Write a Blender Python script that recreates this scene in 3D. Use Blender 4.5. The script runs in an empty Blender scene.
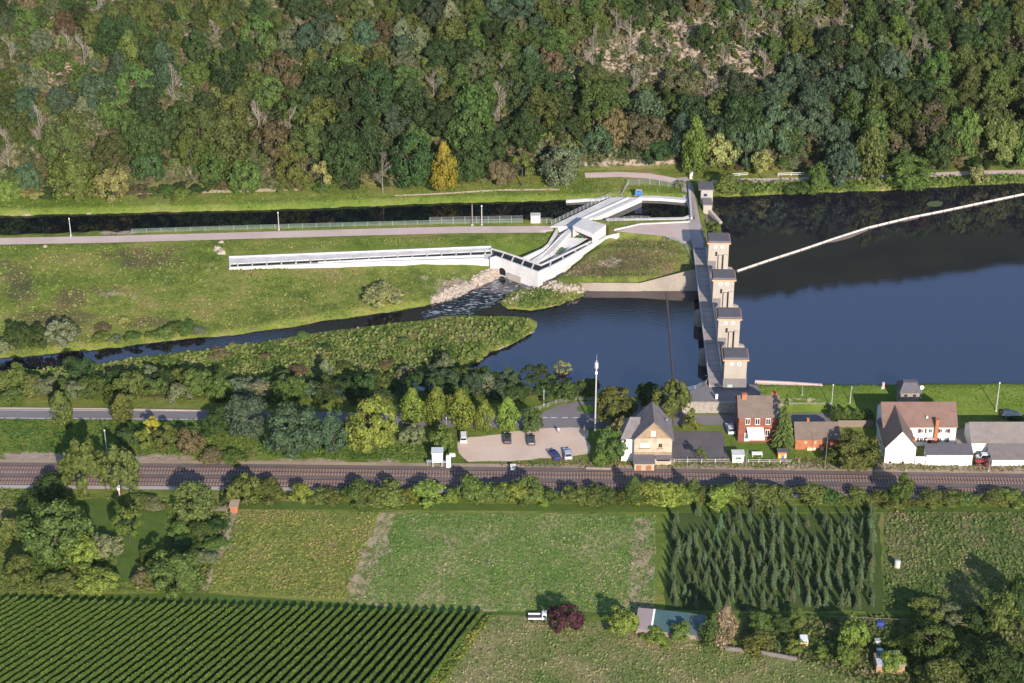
import bpy, math, random
import numpy as np
from mathutils import Vector
R = math.radians
random.seed(7)
SC = bpy.context.scene
COL = SC.collection

# ------------------------------------------------------------------ camera, sky, sun, exposure
F, CX, CY, H, TILT = 2130.0, 512.0, 341.5, 262.0, R(30)
cam = bpy.data.cameras.new('camera')
cam.sensor_width = 36.0
cam.lens = 36.0 * F / 1024.0
cam.clip_start = 5.0
cam.clip_end = 6000.0
cam_ob = bpy.data.objects.new('camera', cam)
COL.objects.link(cam_ob)
CAMY = -H / math.tan(TILT)
cam_ob.location = (0, CAMY, H)
cam_ob.rotation_euler = (R(90) - TILT, 0, 0)
SC.camera = cam_ob

SUN_EL, SUN_AZ = R(24.0), R(15.0)          # azimuth: to the right of straight behind the camera
sun_vec = Vector((math.sin(SUN_AZ) * math.cos(SUN_EL), -math.cos(SUN_AZ) * math.cos(SUN_EL), math.sin(SUN_EL)))
world = bpy.data.worlds.new('World')
SC.world = world
world.use_nodes = True
wn = world.node_tree.nodes
wl = world.node_tree.links
wn.clear()
wo = wn.new('ShaderNodeOutputWorld')
wb = wn.new('ShaderNodeBackground')
sk = wn.new('ShaderNodeTexSky')
sk.sky_type = 'NISHITA'
sk.sun_disc = False
sk.sun_elevation = SUN_EL
sk.sun_rotation = math.atan2(sun_vec.x, sun_vec.y)
sk.air_density = 1.0
sk.dust_density = 0.6
sk.ozone_density = 3.0
wb.inputs['Strength'].default_value = 0.15
wl.new(sk.outputs[0], wb.inputs[0])
wl.new(wb.outputs[0], wo.inputs[0])
sl = bpy.data.lights.new('sun', 'SUN')
sl.energy = 5.0
sl.angle = R(0.5)
sl.color = (1.0, 0.89, 0.76)
so = bpy.data.objects.new('sun', sl)
COL.objects.link(so)
so.rotation_euler = (-sun_vec).to_track_quat('-Z', 'Y').to_euler()
so.location = sun_vec * 400
SC.view_settings.view_transform = 'Standard'
SC.view_settings.look = 'None'
SC.view_settings.gamma = 1.0
SC.view_settings.exposure = 0.50
SC.view_settings.use_curve_mapping = False
SC.render.engine = 'CYCLES'
SC.cycles.max_bounces = 5
SC.cycles.diffuse_bounces = 3
SC.cycles.glossy_bounces = 3
SC.cycles.transmission_bounces = 2
SC.cycles.use_adaptive_sampling = True

# ------------------------------------------------------------------ pixel -> place helpers
def ray(px, py):
    cx = (px - CX) / F
    cy = (py - CY) / F
    s, c = math.sin(TILT), math.cos(TILT)
    return cx, c - cy * s, -s - cy * c
def P(px, py, z=0.0):
    dx, dy, dz = ray(px, py)
    t = (z - H) / dz
    return Vector((dx * t, CAMY + dy * t, z))
def S(py, z=0.0):                          # pixels per metre across the picture at that row
    dx, dy, dz = ray(512, py)
    t = (z - H) / dz
    return F / t
def polyP(pts, z):
    return [(P(x, y, z).x, P(x, y, z).y) for x, y in pts]
def sdist(poly, X, Y):                     # signed distance, negative inside
    d = np.full(X.shape, 1e9)
    ins = np.zeros(X.shape, bool)
    n = len(poly)
    for i in range(n):
        x0, y0 = poly[i]
        x1, y1 = poly[(i + 1) % n]
        ex, ey = x1 - x0, y1 - y0
        L = ex * ex + ey * ey + 1e-12
        t = np.clip(((X - x0) * ex + (Y - y0) * ey) / L, 0, 1)
        d = np.minimum(d, (X - x0 - t * ex) ** 2 + (Y - y0 - t * ey) ** 2)
        c = ((y0 > Y) != (y1 > Y))
        xi = ex * (Y - y0) / (ey if abs(ey) > 1e-12 else 1e-12) + x0
        ins ^= (c & (X < xi))
    d = np.sqrt(d)
    return np.where(ins, -d, d)
def sstep(a, b, v):
    t = np.clip((v - a) / (b - a), 0, 1)
    return t * t * (3 - 2 * t)
def fbm(X, Y, sc, seed, oct=3):            # cheap smooth value noise
    rng = np.random.default_rng(seed)
    out = np.zeros(X.shape)
    amp = 1.0
    for o in range(oct):
        g = rng.random((64, 64)) * 2 - 1
        u, v = X * sc + 17.3 * o, Y * sc + 5.1 * o
        i, j = np.floor(u).astype(int), np.floor(v).astype(int)
        fu, fv = u - i, v - j
        fu, fv = fu * fu * (3 - 2 * fu), fv * fv * (3 - 2 * fv)
        a, b = g[i % 64, j % 64], g[(i + 1) % 64, j % 64]
        c, d = g[i % 64, (j + 1) % 64], g[(i + 1) % 64, (j + 1) % 64]
        out += amp * (a * (1 - fu) * (1 - fv) + b * fu * (1 - fv) + c * (1 - fu) * fv + d * fu * fv)
        amp *= .5
        sc *= 2.03
    return out

# ------------------------------------------------------------------ terrain height
W_LO, W_UP = -2.0, 1.5                     # water levels below and above the weir
def line_tab(pts, z):
    q = sorted((P(x, y, z).x, P(x, y, z).y) for x, y in pts)
    return [a for a, b in q], [b for a, b in q]
FOOT = line_tab([(-400, 200), (0, 196), (200, 190), (430, 184), (560, 172), (690, 168), (760, 166), (1024, 164), (1400, 164)], 3.0)
CROAD = line_tab([(-400, 252), (0, 247), (220, 243), (460, 237), (560, 236), (620, 234), (662, 236), (690, 247), (720, 250), (1400, 250)], 2.6)
STREAM_N = [(-60, 367), (0, 359), (40, 356), (71, 352), (97, 350), (140, 345), (183, 340), (220, 337), (262, 332), (295, 327), (330, 321), (370, 316), (400, 311), (425, 307), (450, 299), (468, 292), (485, 284), (500, 277)]
SLINE = line_tab(STREAM_N + [(540, 276), (590, 280), (700, 280), (1400, 280)], -1.4)
SOUTHBANK = line_tab([(-400, 402), (0, 396), (300, 397), (480, 394), (560, 394), (600, 394), (690, 396), (1400, 396)], -0.5)
LOWER = polyP(STREAM_N + [(537, 279), (538, 287), (520, 288), (505, 293), (499, 303), (506, 310), (530, 311), (560, 306), (582, 297), (586, 288.5),
         (704, 288), (722, 396), (690, 398), (640, 398), (600, 398), (575, 391), (560, 388), (480, 384), (465, 383), (440, 389), (400, 391), (340, 393), (290, 394), (288, 389),
         (330, 386), (380, 383), (415, 379.5), (452, 374.5), (470, 368), (482, 362), (492, 353), (520, 341), (535, 332), (539, 321), (530, 318), (500, 317), (470, 316),
         (440, 317), (420, 320), (370, 326), (330, 331), (295, 335), (262, 341), (220, 347), (183, 351), (140, 356), (97, 363), (71, 366), (40, 369), (0, 371), (-60, 377)], W_LO)
UPPER = polyP([(700, 160), (706, 197), (740, 197), (770, 195), (815, 192.5), (880, 191), (915, 189), (960, 186), (1024, 183), (1500, 170),
               (1500, 384), (1024, 384), (757, 385), (722, 388)], W_UP)
CANAL = polyP([(-300, 221), (0, 216), (256, 210.5), (430, 204), (570, 200), (645, 198), (687, 200), (691, 219), (600, 221), (540, 220.5), (430, 223), (220, 228.5), (0, 236), (-300, 242)], W_UP)
LEVEE = polyP([(745, 384), (757, 384), (1024, 384), (1500, 384), (1500, 387), (1024, 387), (757, 387)], 2.6)
REVET = [(P(x, y, z).x, P(x, y, z).y) for x, y, z in ((592, 292.6, -2.4), (700, 292.8, -2.4), (697, 268.5, 2.9), (640, 283, .2), (592, 282.6, .2))]
WALLT = line_tab([(672, 403.2), (700, 403), (760, 403.4), (805, 403.4), (835, 405), (872, 411)], 1.6)
RAMP = polyP([(686, 392), (702, 386), (712, 380), (760, 384), (768, 398), (760, 403), (700, 403), (672, 403)], 2.6)
MOUND = polyP([(546, 277), (556, 272), (585, 255), (620, 234), (662, 236), (680, 247), (697, 266), (690, 270), (642, 282), (560, 281)], 2.0)
MCEN = P(628, 262, 2.0)
FISH = polyP([(493, 258.5), (538, 272.5), (599, 240), (606, 234), (606, 226), (584, 219), (573, 226), (556, 229), (545, 247), (520, 258), (492, 249)], 2.6)
def height(X, Y):
    foot = np.interp(X, *FOOT)
    cr = np.interp(X, *CROAD)
    sn = np.interp(X, *SLINE)
    sb = np.interp(X, *SOUTHBANK)
    t = np.clip((Y - sn) / np.maximum(cr - sn, 1), 0, 1)
    z = -1.2 + 3.8 * (t * .7 + .3 * sstep(0, 1, t)) + .22 * fbm(X, Y, .09, 3) * (t < 1)
    low = -0.9 + .35 * fbm(X, Y, .08, 5)
    z = np.where(Y < sn, low, z)
    k = sstep(3, -2, Y - sb)
    z = z * (1 - k)
    # grass mound beside the fish pass
    sdm = sdist(MOUND, X, Y)
    dome = 3.6 - 0.13 * np.hypot((X - MCEN.x) * .55, (Y - MCEN.y) * 1.2) + .05 * fbm(X, Y, .3, 8)
    z = np.where(sdm < 0, np.maximum(np.minimum(z + 1.35, dome), -0.1), z)
    z = np.where((sdm < 0) & (Y > MCEN.y + 8), np.minimum(z, 2.62), z)
    # far bank and hillside
    d = Y - foot
    zn = 2.6 + .6 * sstep(-14, 0, d)
    z = np.where(Y > cr, zn, z)
    gully = fbm(X, Y, .018, 11)
    slope = .78
    hill = np.where(d > 0, d * slope + sstep(0, 25, d) * (3.2 * gully + 1.1 * fbm(X, Y, .07, 12)), 0)
    top = np.clip(176 - .46 * X, 60, 138) + 5 * fbm(X, Y * 0, .03, 14, 4)
    hill = np.where(hill > top, top + 2.5 * fbm(X, Y, .12, 15), hill)
    hill = np.minimum(hill, 195 + 8 * fbm(X, Y, .01, 16))
    z = z + hill
    # dam of the upper river, ramp to the weir
    sl_ = sdist(LEVEE, X, Y)
    z = np.maximum(z, np.where(Y < P(900, 384, 2.6).y + 1, 2.6 - np.maximum(sl_ - .5, 0) * .235, -9))
    sr = sdist(RAMP, X, Y)
    z = np.where(sr < .9, np.maximum(z, 2.6 - 2.6 * sstep(0, .9, sr)), z)
    yl = np.interp(X, *WALLT)
    z = np.where((X > WALLT[0][0]) & (X < WALLT[0][-1]) & (Y < yl - .25) & (Y > yl - 16), np.minimum(z, 0), z)
    z = np.where(sdist(REVET, X, Y) < -.3, np.minimum(z, -2.7), z)
    z = np.where(sdist(FISH, X, Y) < .2, np.minimum(z, -.6), z)
    # water bodies
    for poly, wz, bed, soft in ((LOWER, W_LO, -3.6, 2.2), (UPPER, W_UP, -1.0, 1.6), (CANAL, W_UP, -0.5, 1.3)):
        s = sdist(poly, X, Y)
        wob = s + .45 * fbm(X, Y, .35, 21)
        out = wz - .12 + (z - wz + .12) * sstep(0, soft, wob)
        z = np.where(wob < 0, np.maximum(bed, wz - .15 + wob * .55), np.where(wob < soft, np.where(z > wz, out, z), z))
    return z

fx = np.arange(-172, 172.01, .8)
fy = np.arange(-146, 158, .8)
gx = np.concatenate([[-2500, -1500, -900, -600, -420, -320, -260, -215, -190], fx, [190, 215, 260, 320, 420, 600, 900, 1500, 2500]])
gy = np.concatenate([[-1500, -1000, -700, -520, -400, -300, -230, -190, -165], fy, np.arange(160, 330, 4), [345, 370, 420, 500, 700, 1000, 1600, 2600]])
GX, GY = np.meshgrid(gx, gy, indexing='ij')
GZ = height(GX, GY)
def tz(x, y):
    x, y = np.asarray(x, float), np.asarray(y, float)
    i = np.clip(np.searchsorted(gx, x) - 1, 0, len(gx) - 2)
    j = np.clip(np.searchsorted(gy, y) - 1, 0, len(gy) - 2)
    u = (x - gx[i]) / (gx[i + 1] - gx[i])
    v = (y - gy[j]) / (gy[j + 1] - gy[j])
    return GZ[i, j] * (1 - u) * (1 - v) + GZ[i + 1, j] * u * (1 - v) + GZ[i, j + 1] * (1 - u) * v + GZ[i + 1, j + 1] * u * v
def PTv(px, py):                            # where the ray of a pixel meets the ground
    px, py = np.asarray(px, float), np.asarray(py, float)
    dx, dy, dz = ray(px, py)
    dx, dy, dz = np.broadcast_arrays(dx, dy, dz)
    lo = (60 - H) / dz
    hi = (-4 - H) / dz
    tl = lo.copy()
    done = np.zeros(px.shape, bool)
    th = hi.copy()
    N = 90
    for k in range(1, N + 1):
        t = lo + (hi - lo) * k / N
        below = (H + dz * t) < tz(dx * t, CAMY + dy * t)
        new = below & ~done
        th = np.where(new, t, th)
        tl = np.where(done | new, tl, t)
        done |= below
    for k in range(14):
        t = (tl + th) / 2
        below = (H + dz * t) < tz(dx * t, CAMY + dy * t)
        th = np.where(below, t, th)
        tl = np.where(below, tl, t)
    x, y = dx * th, CAMY + dy * th
    return np.stack([x, y, tz(x, y)], -1)
def PT(px, py):
    return Vector(PTv(np.array([px]), np.array([py]))[0])

# ------------------------------------------------------------------ mesh and object helpers
class MB:
    def __init__(s):
        s.v, s.f, s.m = [], [], []
    def face(s, pts, mi=0):
        n = len(s.v)
        s.v += [tuple(p) for p in pts]
        s.f.append(tuple(range(n, n + len(pts))))
        s.m.append(mi)
    def raw(s, vs, fs, mi=0):
        n = len(s.v)
        s.v += [tuple(p) for p in vs]
        s.f += [tuple(i + n for i in f) for f in fs]
        s.m += [mi] * len(fs)
    def box(s, c, d, rz=0.0, mi=0, taper=1.0):
        hx, hy, hz = d[0] / 2, d[1] / 2, d[2] / 2
        cs, sn = math.cos(rz), math.sin(rz)
        vs = []
        for zz, k in ((-hz, 1.0), (hz, taper)):
            for xx, yy in ((-hx, -hy), (hx, -hy), (hx, hy), (-hx, hy)):
                xx, yy = xx * k, yy * k
                vs.append((c[0] + xx * cs - yy * sn, c[1] + xx * sn + yy * cs, c[2] + zz))
        s.raw(vs, [(3, 2, 1, 0), (4, 5, 6, 7), (0, 1, 5, 4), (1, 2, 6, 5), (2, 3, 7, 6), (3, 0, 4, 7)], mi)
        return s
    def prism(s, poly, z0, z1, mi=0):       # poly: world xy points; z0/z1 numbers or per-point lists
        n = len(poly)
        a = sum(poly[i][0] * poly[(i + 1) % n][1] - poly[(i + 1) % n][0] * poly[i][1] for i in range(n))
        zz0 = z0 if isinstance(z0, (list, tuple)) else [z0] * n
        zz1 = z1 if isinstance(z1, (list, tuple)) else [z1] * n
        idx = list(range(n)) if a > 0 else list(range(n))[::-1]
        vs = [(poly[i][0], poly[i][1], zz0[i]) for i in idx] + [(poly[i][0], poly[i][1], zz1[i]) for i in idx]
        fs = [tuple(range(n))[::-1], tuple(range(n, 2 * n))] + [(i, (i + 1) % n, n + (i + 1) % n, n + i) for i in range(n)]
        s.raw(vs, fs, mi)
        return s
    def tube(s, p0, p1, r0, r1=None, n=6, mi=0, cap=True):
        r1 = r0 if r1 is None else r1
        p0, p1 = Vector(p0), Vector(p1)
        d = (p1 - p0)
        if d.length < 1e-6:
            return s
        d.normalize()
        a = d.orthogonal().normalized()
        b = d.cross(a)
        vs = []
        for p, r in ((p0, r0), (p1, r1)):
            for k in range(n):
                t = 2 * math.pi * k / n
                vs.append(p + a * (r * math.cos(t)) + b * (r * math.sin(t)))
        fs = [(k, (k + 1) % n, n + (k + 1) % n, n + k) for k in range(n)]
        if cap:
            fs += [tuple(range(n))[::-1], tuple(range(n, 2 * n))]
        s.raw(vs, fs, mi)
        return s
    def path(s, pts, r, n=5, mi=0):
        for a, b in zip(pts, pts[1:]):
            s.tube(a, b, r, r, n, mi)
        return s
    def wall(s, pts, zb, zt, th, mi=0):     # upright wall of even thickness along a world polyline; zb/zt numbers or lists
        n = len(pts)
        zb = zb if isinstance(zb, (list, tuple)) else [zb] * n
        zt = zt if isinstance(zt, (list, tuple)) else [zt] * n
        L, Rr = [], []
        for i in range(n):
            p = Vector(pts[i][:2])
            a = (p - Vector(pts[i - 1][:2])).normalized() if i > 0 else None
            b = (Vector(pts[i + 1][:2]) - p).normalized() if i < n - 1 else None
            t = (a or b) if (a is None or b is None) else (a + b).normalized()
            nrm = Vector((-t.y, t.x))
            k = 1.0
            if a is not None and b is not None:
                k = 1 / max(.4, nrm.dot(Vector((-a.y, a.x))))
            L.append(p + nrm * th / 2 * k)
            Rr.append(p - nrm * th / 2 * k)
        vs, fs = [], []
        for i in range(n):
            vs += [(L[i].x, L[i].y, zb[i]), (Rr[i].x, Rr[i].y, zb[i]), (Rr[i].x, Rr[i].y, zt[i]), (L[i].x, L[i].y, zt[i])]
        for i in range(n - 1):
            o, q = 4 * i, 4 * i + 4
            for k in range(4):
                k2 = (k + 1) % 4
                fs.append((o + k, q + k, q + k2, o + k2))
        fs += [(0, 1, 2, 3), (4 * n - 1, 4 * n - 2, 4 * n - 3, 4 * n - 4)]
        s.raw(vs, fs, mi)
        return s
    def dome(s, c, r, n=10, m=5, mi=0, full=False):
        vs, fs = [], []
        lo = -math.pi / 2 if full else 0
        for i in range(m + 1):
            t = lo + (math.pi / 2 - lo) * i / m
            for k in range(n):
                a = 2 * math.pi * k / n
                vs.append((c[0] + r[0] * math.cos(t) * math.cos(a), c[1] + r[1] * math.cos(t) * math.sin(a), c[2] + r[2] * math.sin(t)))
        for i in range(m):
            for k in range(n):
                fs.append((i * n + k, i * n + (k + 1) % n, (i + 1) * n + (k + 1) % n, (i + 1) * n + k))
        s.raw(vs, fs, mi)
        return s
    def mesh(s, name, mats):
        me = bpy.data.meshes.new(name)
        me.from_pydata(s.v, [], s.f)
        for m in (mats if isinstance(mats, (list, tuple)) else [mats]):
            me.materials.append(m)
        if any(s.m):
            me.polygons.foreach_set('material_index', s.m)
        me.update()
        return me
    def build(s, name, mats, parent=None, origin=None, bevel=0, smooth=False):
        if origin is None:
            origin = parent['_o'] if (parent is not None and '_o' in parent) else (0, 0, 0)
        o3 = Vector(origin)
        s.v = [(p[0] - o3.x, p[1] - o3.y, p[2] - o3.z) for p in s.v]
        me = s.mesh(name, mats)
        if smooth:
            me.polygons.foreach_set('use_smooth', [True] * len(me.polygons))
        o = bpy.data.objects.new(name, me)
        COL.objects.link(o)
        if parent is not None:
            o.parent = parent
            o['_o'] = list(o3)
        else:
            o.location = o3
            o['_o'] = list(o3)
        if bevel:
            b = o.modifiers.new('bevel', 'BEVEL')
            b.width = bevel
            b.segments = 1
        return o
def sub(o):                                 # sub-parts share the coordinates of their part (which sits at the thing's base)
    return o
def thing(name, loc, label, cat, group=None):
    o = bpy.data.objects.new(name, None)
    o.empty_display_size = .5
    COL.objects.link(o)
    o.location = loc
    o['_o'] = list(loc)
    return tag(o, label, cat, group)
def tag(o, label, cat, group=None):
    o['label'] = label
    o['category'] = cat
    if group:
        o['group'] = group
    return o
def struct(o):
    o['kind'] = 'structure'
    return o
def stuff(o):
    o['kind'] = 'stuff'
    return o

# ------------------------------------------------------------------ materials
MATS = {}
def new_mat(name):
    m = bpy.data.materials.new(name)
    m.use_nodes = True
    nt = m.node_tree
    b = nt.nodes['Principled BSDF']
    return m, nt, b
def ramp(nt, cols, fac, interp='LINEAR'):
    r = nt.nodes.new('ShaderNodeValToRGB')
    r.color_ramp.interpolation = interp
    e = r.color_ramp.elements
    while len(e) < len(cols):
        e.new(0.5)
    for i, c in enumerate(cols):
        if len(c) == 4:
            e[i].position = c[3]
        else:
            e[i].position = .5 if len(cols) == 1 else .28 + .44 * i / (len(cols) - 1)
        e[i].color = (c[0], c[1], c[2], 1)
    nt.links.new(fac, r.inputs[0])
    return r.outputs[0]
def wpos(nt, scale=(1, 1, 1), rot=0.0):
    g = nt.nodes.new('ShaderNodeNewGeometry')
    mp = nt.nodes.new('ShaderNodeMapping')
    mp.inputs['Scale'].default_value = scale
    mp.inputs['Rotation'].default_value = (0, 0, rot)
    nt.links.new(g.outputs['Position'], mp.inputs['Vector'])
    return mp.outputs[0]
def noise(nt, vec, scale, detail=4, rough=.6, dist=0.0):
    n = nt.nodes.new('ShaderNodeTexNoise')
    n.inputs['Scale'].default_value = scale
    n.inputs['Detail'].default_value = detail
    n.inputs['Roughness'].default_value = rough
    n.inputs['Distortion'].default_value = dist
    nt.links.new(vec, n.inputs['Vector'])
    return n.outputs['Fac']
def mth(nt, op, a, b=None):
    n = nt.nodes.new('ShaderNodeMath')
    n.operation = op
    for i, x in enumerate((a, b)):
        if x is None:
            continue
        if isinstance(x, (int, float)):
            n.inputs[i].default_value = x
        else:
            nt.links.new(x, n.inputs[i])
    return n.outputs[0]
def mixc(nt, fac, a, b, mode='MIX'):
    n = nt.nodes.new('ShaderNodeMix')
    n.data_type = 'RGBA'
    n.blend_type = mode
    for k, x in ((0, fac), (6, a), (7, b)):
        if isinstance(x, (int, float)):
            n.inputs[k].default_value = x
        elif isinstance(x, tuple):
            n.inputs[k].default_value = (*x, 1)
        else:
            nt.links.new(x, n.inputs[k])
    return n.outputs[2]
def bump(nt, b, h, strength=.5, dist=.1):
    n = nt.nodes.new('ShaderNodeBump')
    n.inputs['Strength'].default_value = strength
    n.inputs['Distance'].default_value = dist
    nt.links.new(h, n.inputs['Height'])
    nt.links.new(n.outputs[0], b.inputs['Normal'])
def surf(name, cols, s1=.3, s2=3.0, rough=.85, bmp=0.0, w=.5, spec=.3, metal=0.0, stretch=(1, 1, 1), rot=0.0):
    if name in MATS:
        return MATS[name]
    m, nt, b = new_mat(name)
    v = wpos(nt, stretch, rot)
    n1, n2 = noise(nt, v, s1, 3), noise(nt, v, s2, 5, .65)
    f = mth(nt, 'ADD', mth(nt, 'MULTIPLY', n1, 1 - w), mth(nt, 'MULTIPLY', n2, w))
    nt.links.new(ramp(nt, cols, f), b.inputs['Base Color'])
    b.inputs['Roughness'].default_value = rough
    b.inputs['Specular IOR Level'].default_value = spec
    b.inputs['Metallic'].default_value = metal
    if bmp:
        bump(nt, b, n2, bmp, .15)
    MATS[name] = m
    return m
def flat(name, c, rough=.6, spec=.4, metal=0.0):    # a plain coat with a little wear
    return surf(name, [tuple(x * .86 for x in c), tuple(min(1, x * 1.08) for x in c)], .8, 6.0, rough, 0, .6, spec, metal)

def foliage_mat(name, tint_from_object=True, cols=None, transl=.30):
    m, nt, b = new_mat(name)
    g = nt.nodes.new('ShaderNodeNewGeometry')
    if tint_from_object:
        oi = nt.nodes.new('ShaderNodeObjectInfo')
        v = ramp(nt, [(.72, .72, .66, 0), (1.15, 1.15, 1.1, .45), (1.75, 1.65, 1.35, 1)], g.outputs['Random Per Island'])
        c = mixc(nt, 1.0, oi.outputs['Color'], v, 'MULTIPLY')
        h = nt.nodes.new('ShaderNodeHueSaturation')
        nt.links.new(mth(nt, 'ADD', mth(nt, 'MULTIPLY', oi.outputs['Random'], .03), .485), h.inputs['Hue'])
        nt.links.new(mth(nt, 'ADD', mth(nt, 'MULTIPLY', oi.outputs['Random'], .35), .83), h.inputs['Value'])
        nt.links.new(c, h.inputs['Color'])
        c = h.outputs[0]
    else:
        c = ramp(nt, cols, g.outputs['Random Per Island'])
    nt.links.new(c, b.inputs['Base Color'])
    b.inputs['Roughness'].default_value = .65
    b.inputs['Specular IOR Level'].default_value = .18
    tr = nt.nodes.new('ShaderNodeBsdfTranslucent')
    nt.links.new(c, tr.inputs[0])
    mx = nt.nodes.new('ShaderNodeMixShader')
    mx.inputs[0].default_value = transl
    out = nt.nodes['Material Output']
    nt.links.new(b.outputs[0], mx.inputs[1])
    nt.links.new(tr.outputs[0], mx.inputs[2])
    nt.links.new(mx.outputs[0], out.inputs[0])
    return m
M_LEAF = foliage_mat('foliage')
M_BARK = surf('bark', [(.05, .04, .03), (.11, .09, .07)], 2, 9, .9)
M_DEAD = surf('dead_wood', [(.20, .165, .14), (.34, .29, .25)], .4, 5, .9)
M_CONC = surf('pale_concrete', [(.36, .345, .33, .30), (.53, .51, .50, .44), (.64, .62, .61, .6)], .35, 3.5, .75, .1, .5, stretch=(1, 1, .35))
M_CONCD = surf('weathered_concrete', [(.20, .172, .142), (.34, .29, .24)], .22, 2.0, .85, .2)
M_TAN = surf('tower_stone', [(.30, .262, .222), (.365, .322, .275), (.41, .365, .315)], .5, 3.5, .85, .15)
M_ASPH = surf('asphalt', [(.15, .132, .142), (.185, .165, .175), (.225, .20, .21)], .12, 4, .9, .1)
M_DECK = surf('deck_concrete', [(.30, .255, .245), (.40, .345, .33)], .2, 3, .9)
M_SLATE = surf('slate_roof', [(.085, .08, .09), (.14, .13, .145)], .7, 5, .75, .3)
M_DARK = flat('dark_opening', (.012, .012, .014), .5)
M_GLASS = flat('window_glass', (.03, .035, .045), .12, .8)
M_WHITE = flat('white_paint', (.80, .79, .78), .5)
M_STEEL = flat('galvanised_steel', (.42, .45, .46), .45, .5, .3)
M_RUST = flat('rusty_rail', (.14, .075, .06), .6)
M_WOOD = flat('grey_timber', (.25, .20, .16), .8)
M_BLACK = flat('black_rubber', (.015, .015, .016), .7)

# ------------------------------------------------------------------ ground sheet
def project(X, Y, Z):
    s, c = math.sin(TILT), math.cos(TILT)
    dy, dz = Y - CAMY, Z - H
    depth = dy * c - dz * s
    up = dy * s + dz * c
    return CX + F * X / np.maximum(depth, 1), CY - F * up / np.maximum(depth, 1)
def blobs(PX, PY, lst):
    m = np.zeros(PX.shape)
    for x, y, rx, ry, a in lst:
        m = np.maximum(m, a * np.exp(-(((PX - x) / rx) ** 2 + ((PY - y) / ry) ** 2)))
    return m
PX, PY = project(GX, GY, GZ)
foot_g = np.interp(GX, *FOOT)
onhill = sstep(-2, 3, GY - foot_g)
north = sstep(-1, 1, GY - np.interp(GX, *SOUTHBANK))
soil = blobs(PX, PY, [(60, 75, 45, 25, .8), (210, 55, 30, 14, .9), (190, 80, 30, 12, .9), (100, 45, 30, 20, .7), (40, 25, 40, 18, .7), (240, 20, 40, 14, .6), (400, 5, 40, 10, .6),
    (560, 85, 40, 30, .7), (610, 60, 35, 14, 1), (660, 75, 16, 10, 1), (640, 40, 40, 25, .7), (690, 40, 40, 45, .9), (760, 55, 50, 35, .9), (720, 85, 30, 18, .9), (800, 40, 60, 25, .6),
    (900, 25, 40, 12, .7), (560, 20, 30, 18, .6), (330, 130, 10, 14, .8), (640, 163, 50, 4, 1.3), (600, 164, 25, 4, 1.2), (480, 40, 30, 20, .5)]) * onhill
soil = np.maximum(soil, blobs(PX, PY, [(455, 290, 26, 14, 1.1), (487, 277, 14, 8, 1.1), (440, 300, 14, 6, 1), (565, 288, 26, 5, .9), (545, 283, 9, 6, 1), (425, 277, 20, 5, .6),
    (608, 262, 22, 8, .75), (570, 272, 14, 6, .7), (640, 250, 18, 7, .5), (120, 232.5, 28, 2.2, 1), (108, 294, 20, 7, .7), (135, 297, 12, 4, .7), (212, 269, 14, 9, .45), (240, 293, 20, 3, .5)]))
soil = np.maximum(soil, blobs(PX, PY, [(40, 457, 60, 5, 1.2), (160, 459, 40, 6, 1.1), (300, 463, 60, 6, .9), (380, 462, 40, 6, .7), (560, 469, 70, 4, .7), (700, 468, 60, 4, 1.), (850, 467, 90, 6, 1), (980, 470, 60, 6, 1.1), (760, 403, 60, 4, .7), (800, 400, 40, 3, .7)]) * (GY < 0))
darkm = blobs(PX, PY, [(630, 260, 55, 16, .85), (590, 270, 34, 10, .8), (60, 318, 50, 12, .9), (70, 300, 22, 16, .8), (20, 285, 20, 25, .8), (140, 258, 60, 16, .7), (150, 322, 40, 8, .7), (105, 290, 30, 10, .6), (250, 330, 40, 6, .5), (350, 360, 80, 12, .6), (420, 350, 40, 12, .6), (260, 368, 60, 9, .7), (220, 312, 60, 8, .4), (250, 294, 25, 4, .5)])
lush = blobs(PX, PY, [(100, 205, 200, 9, 1), (350, 205, 200, 9, 1), (480, 198, 160, 9, .9), (660, 190, 40, 8, .9), (400, 247, 200, 7, 1), (520, 250, 60, 14, 1), (30, 250, 60, 6, .7), (50, 295, 16, 10, .9), (130, 277, 60, 6, .8), (200, 255, 40, 6, .8), (650, 258, 1, 1, 0)])
lush = np.maximum(lush, ((PY > 378) & (PX > 748) & (PY < 412) & (GY < 40)) * 1.2)
lush = np.maximum(lush, (GY < -62) * (.35 + .0 * GX))
lush = np.maximum(lush, sstep(-1, -4, GY - np.interp(GX, *SOUTHBANK)) * .55 * (GY > -62))
shore = np.zeros(GX.shape)
for poly, wz in ((LOWER, W_LO), (UPPER, W_UP), (CANAL, W_UP)):
    sd_ = sdist(poly, GX, GY)
    shore = np.maximum(shore, sstep(1.3, .2, np.abs(sd_) if wz < 0 else sd_ + .3) * sstep(wz + .8, wz + .1, GZ))
soil = np.where(shore > 0, np.maximum(soil, shore * .55), soil)

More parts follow.
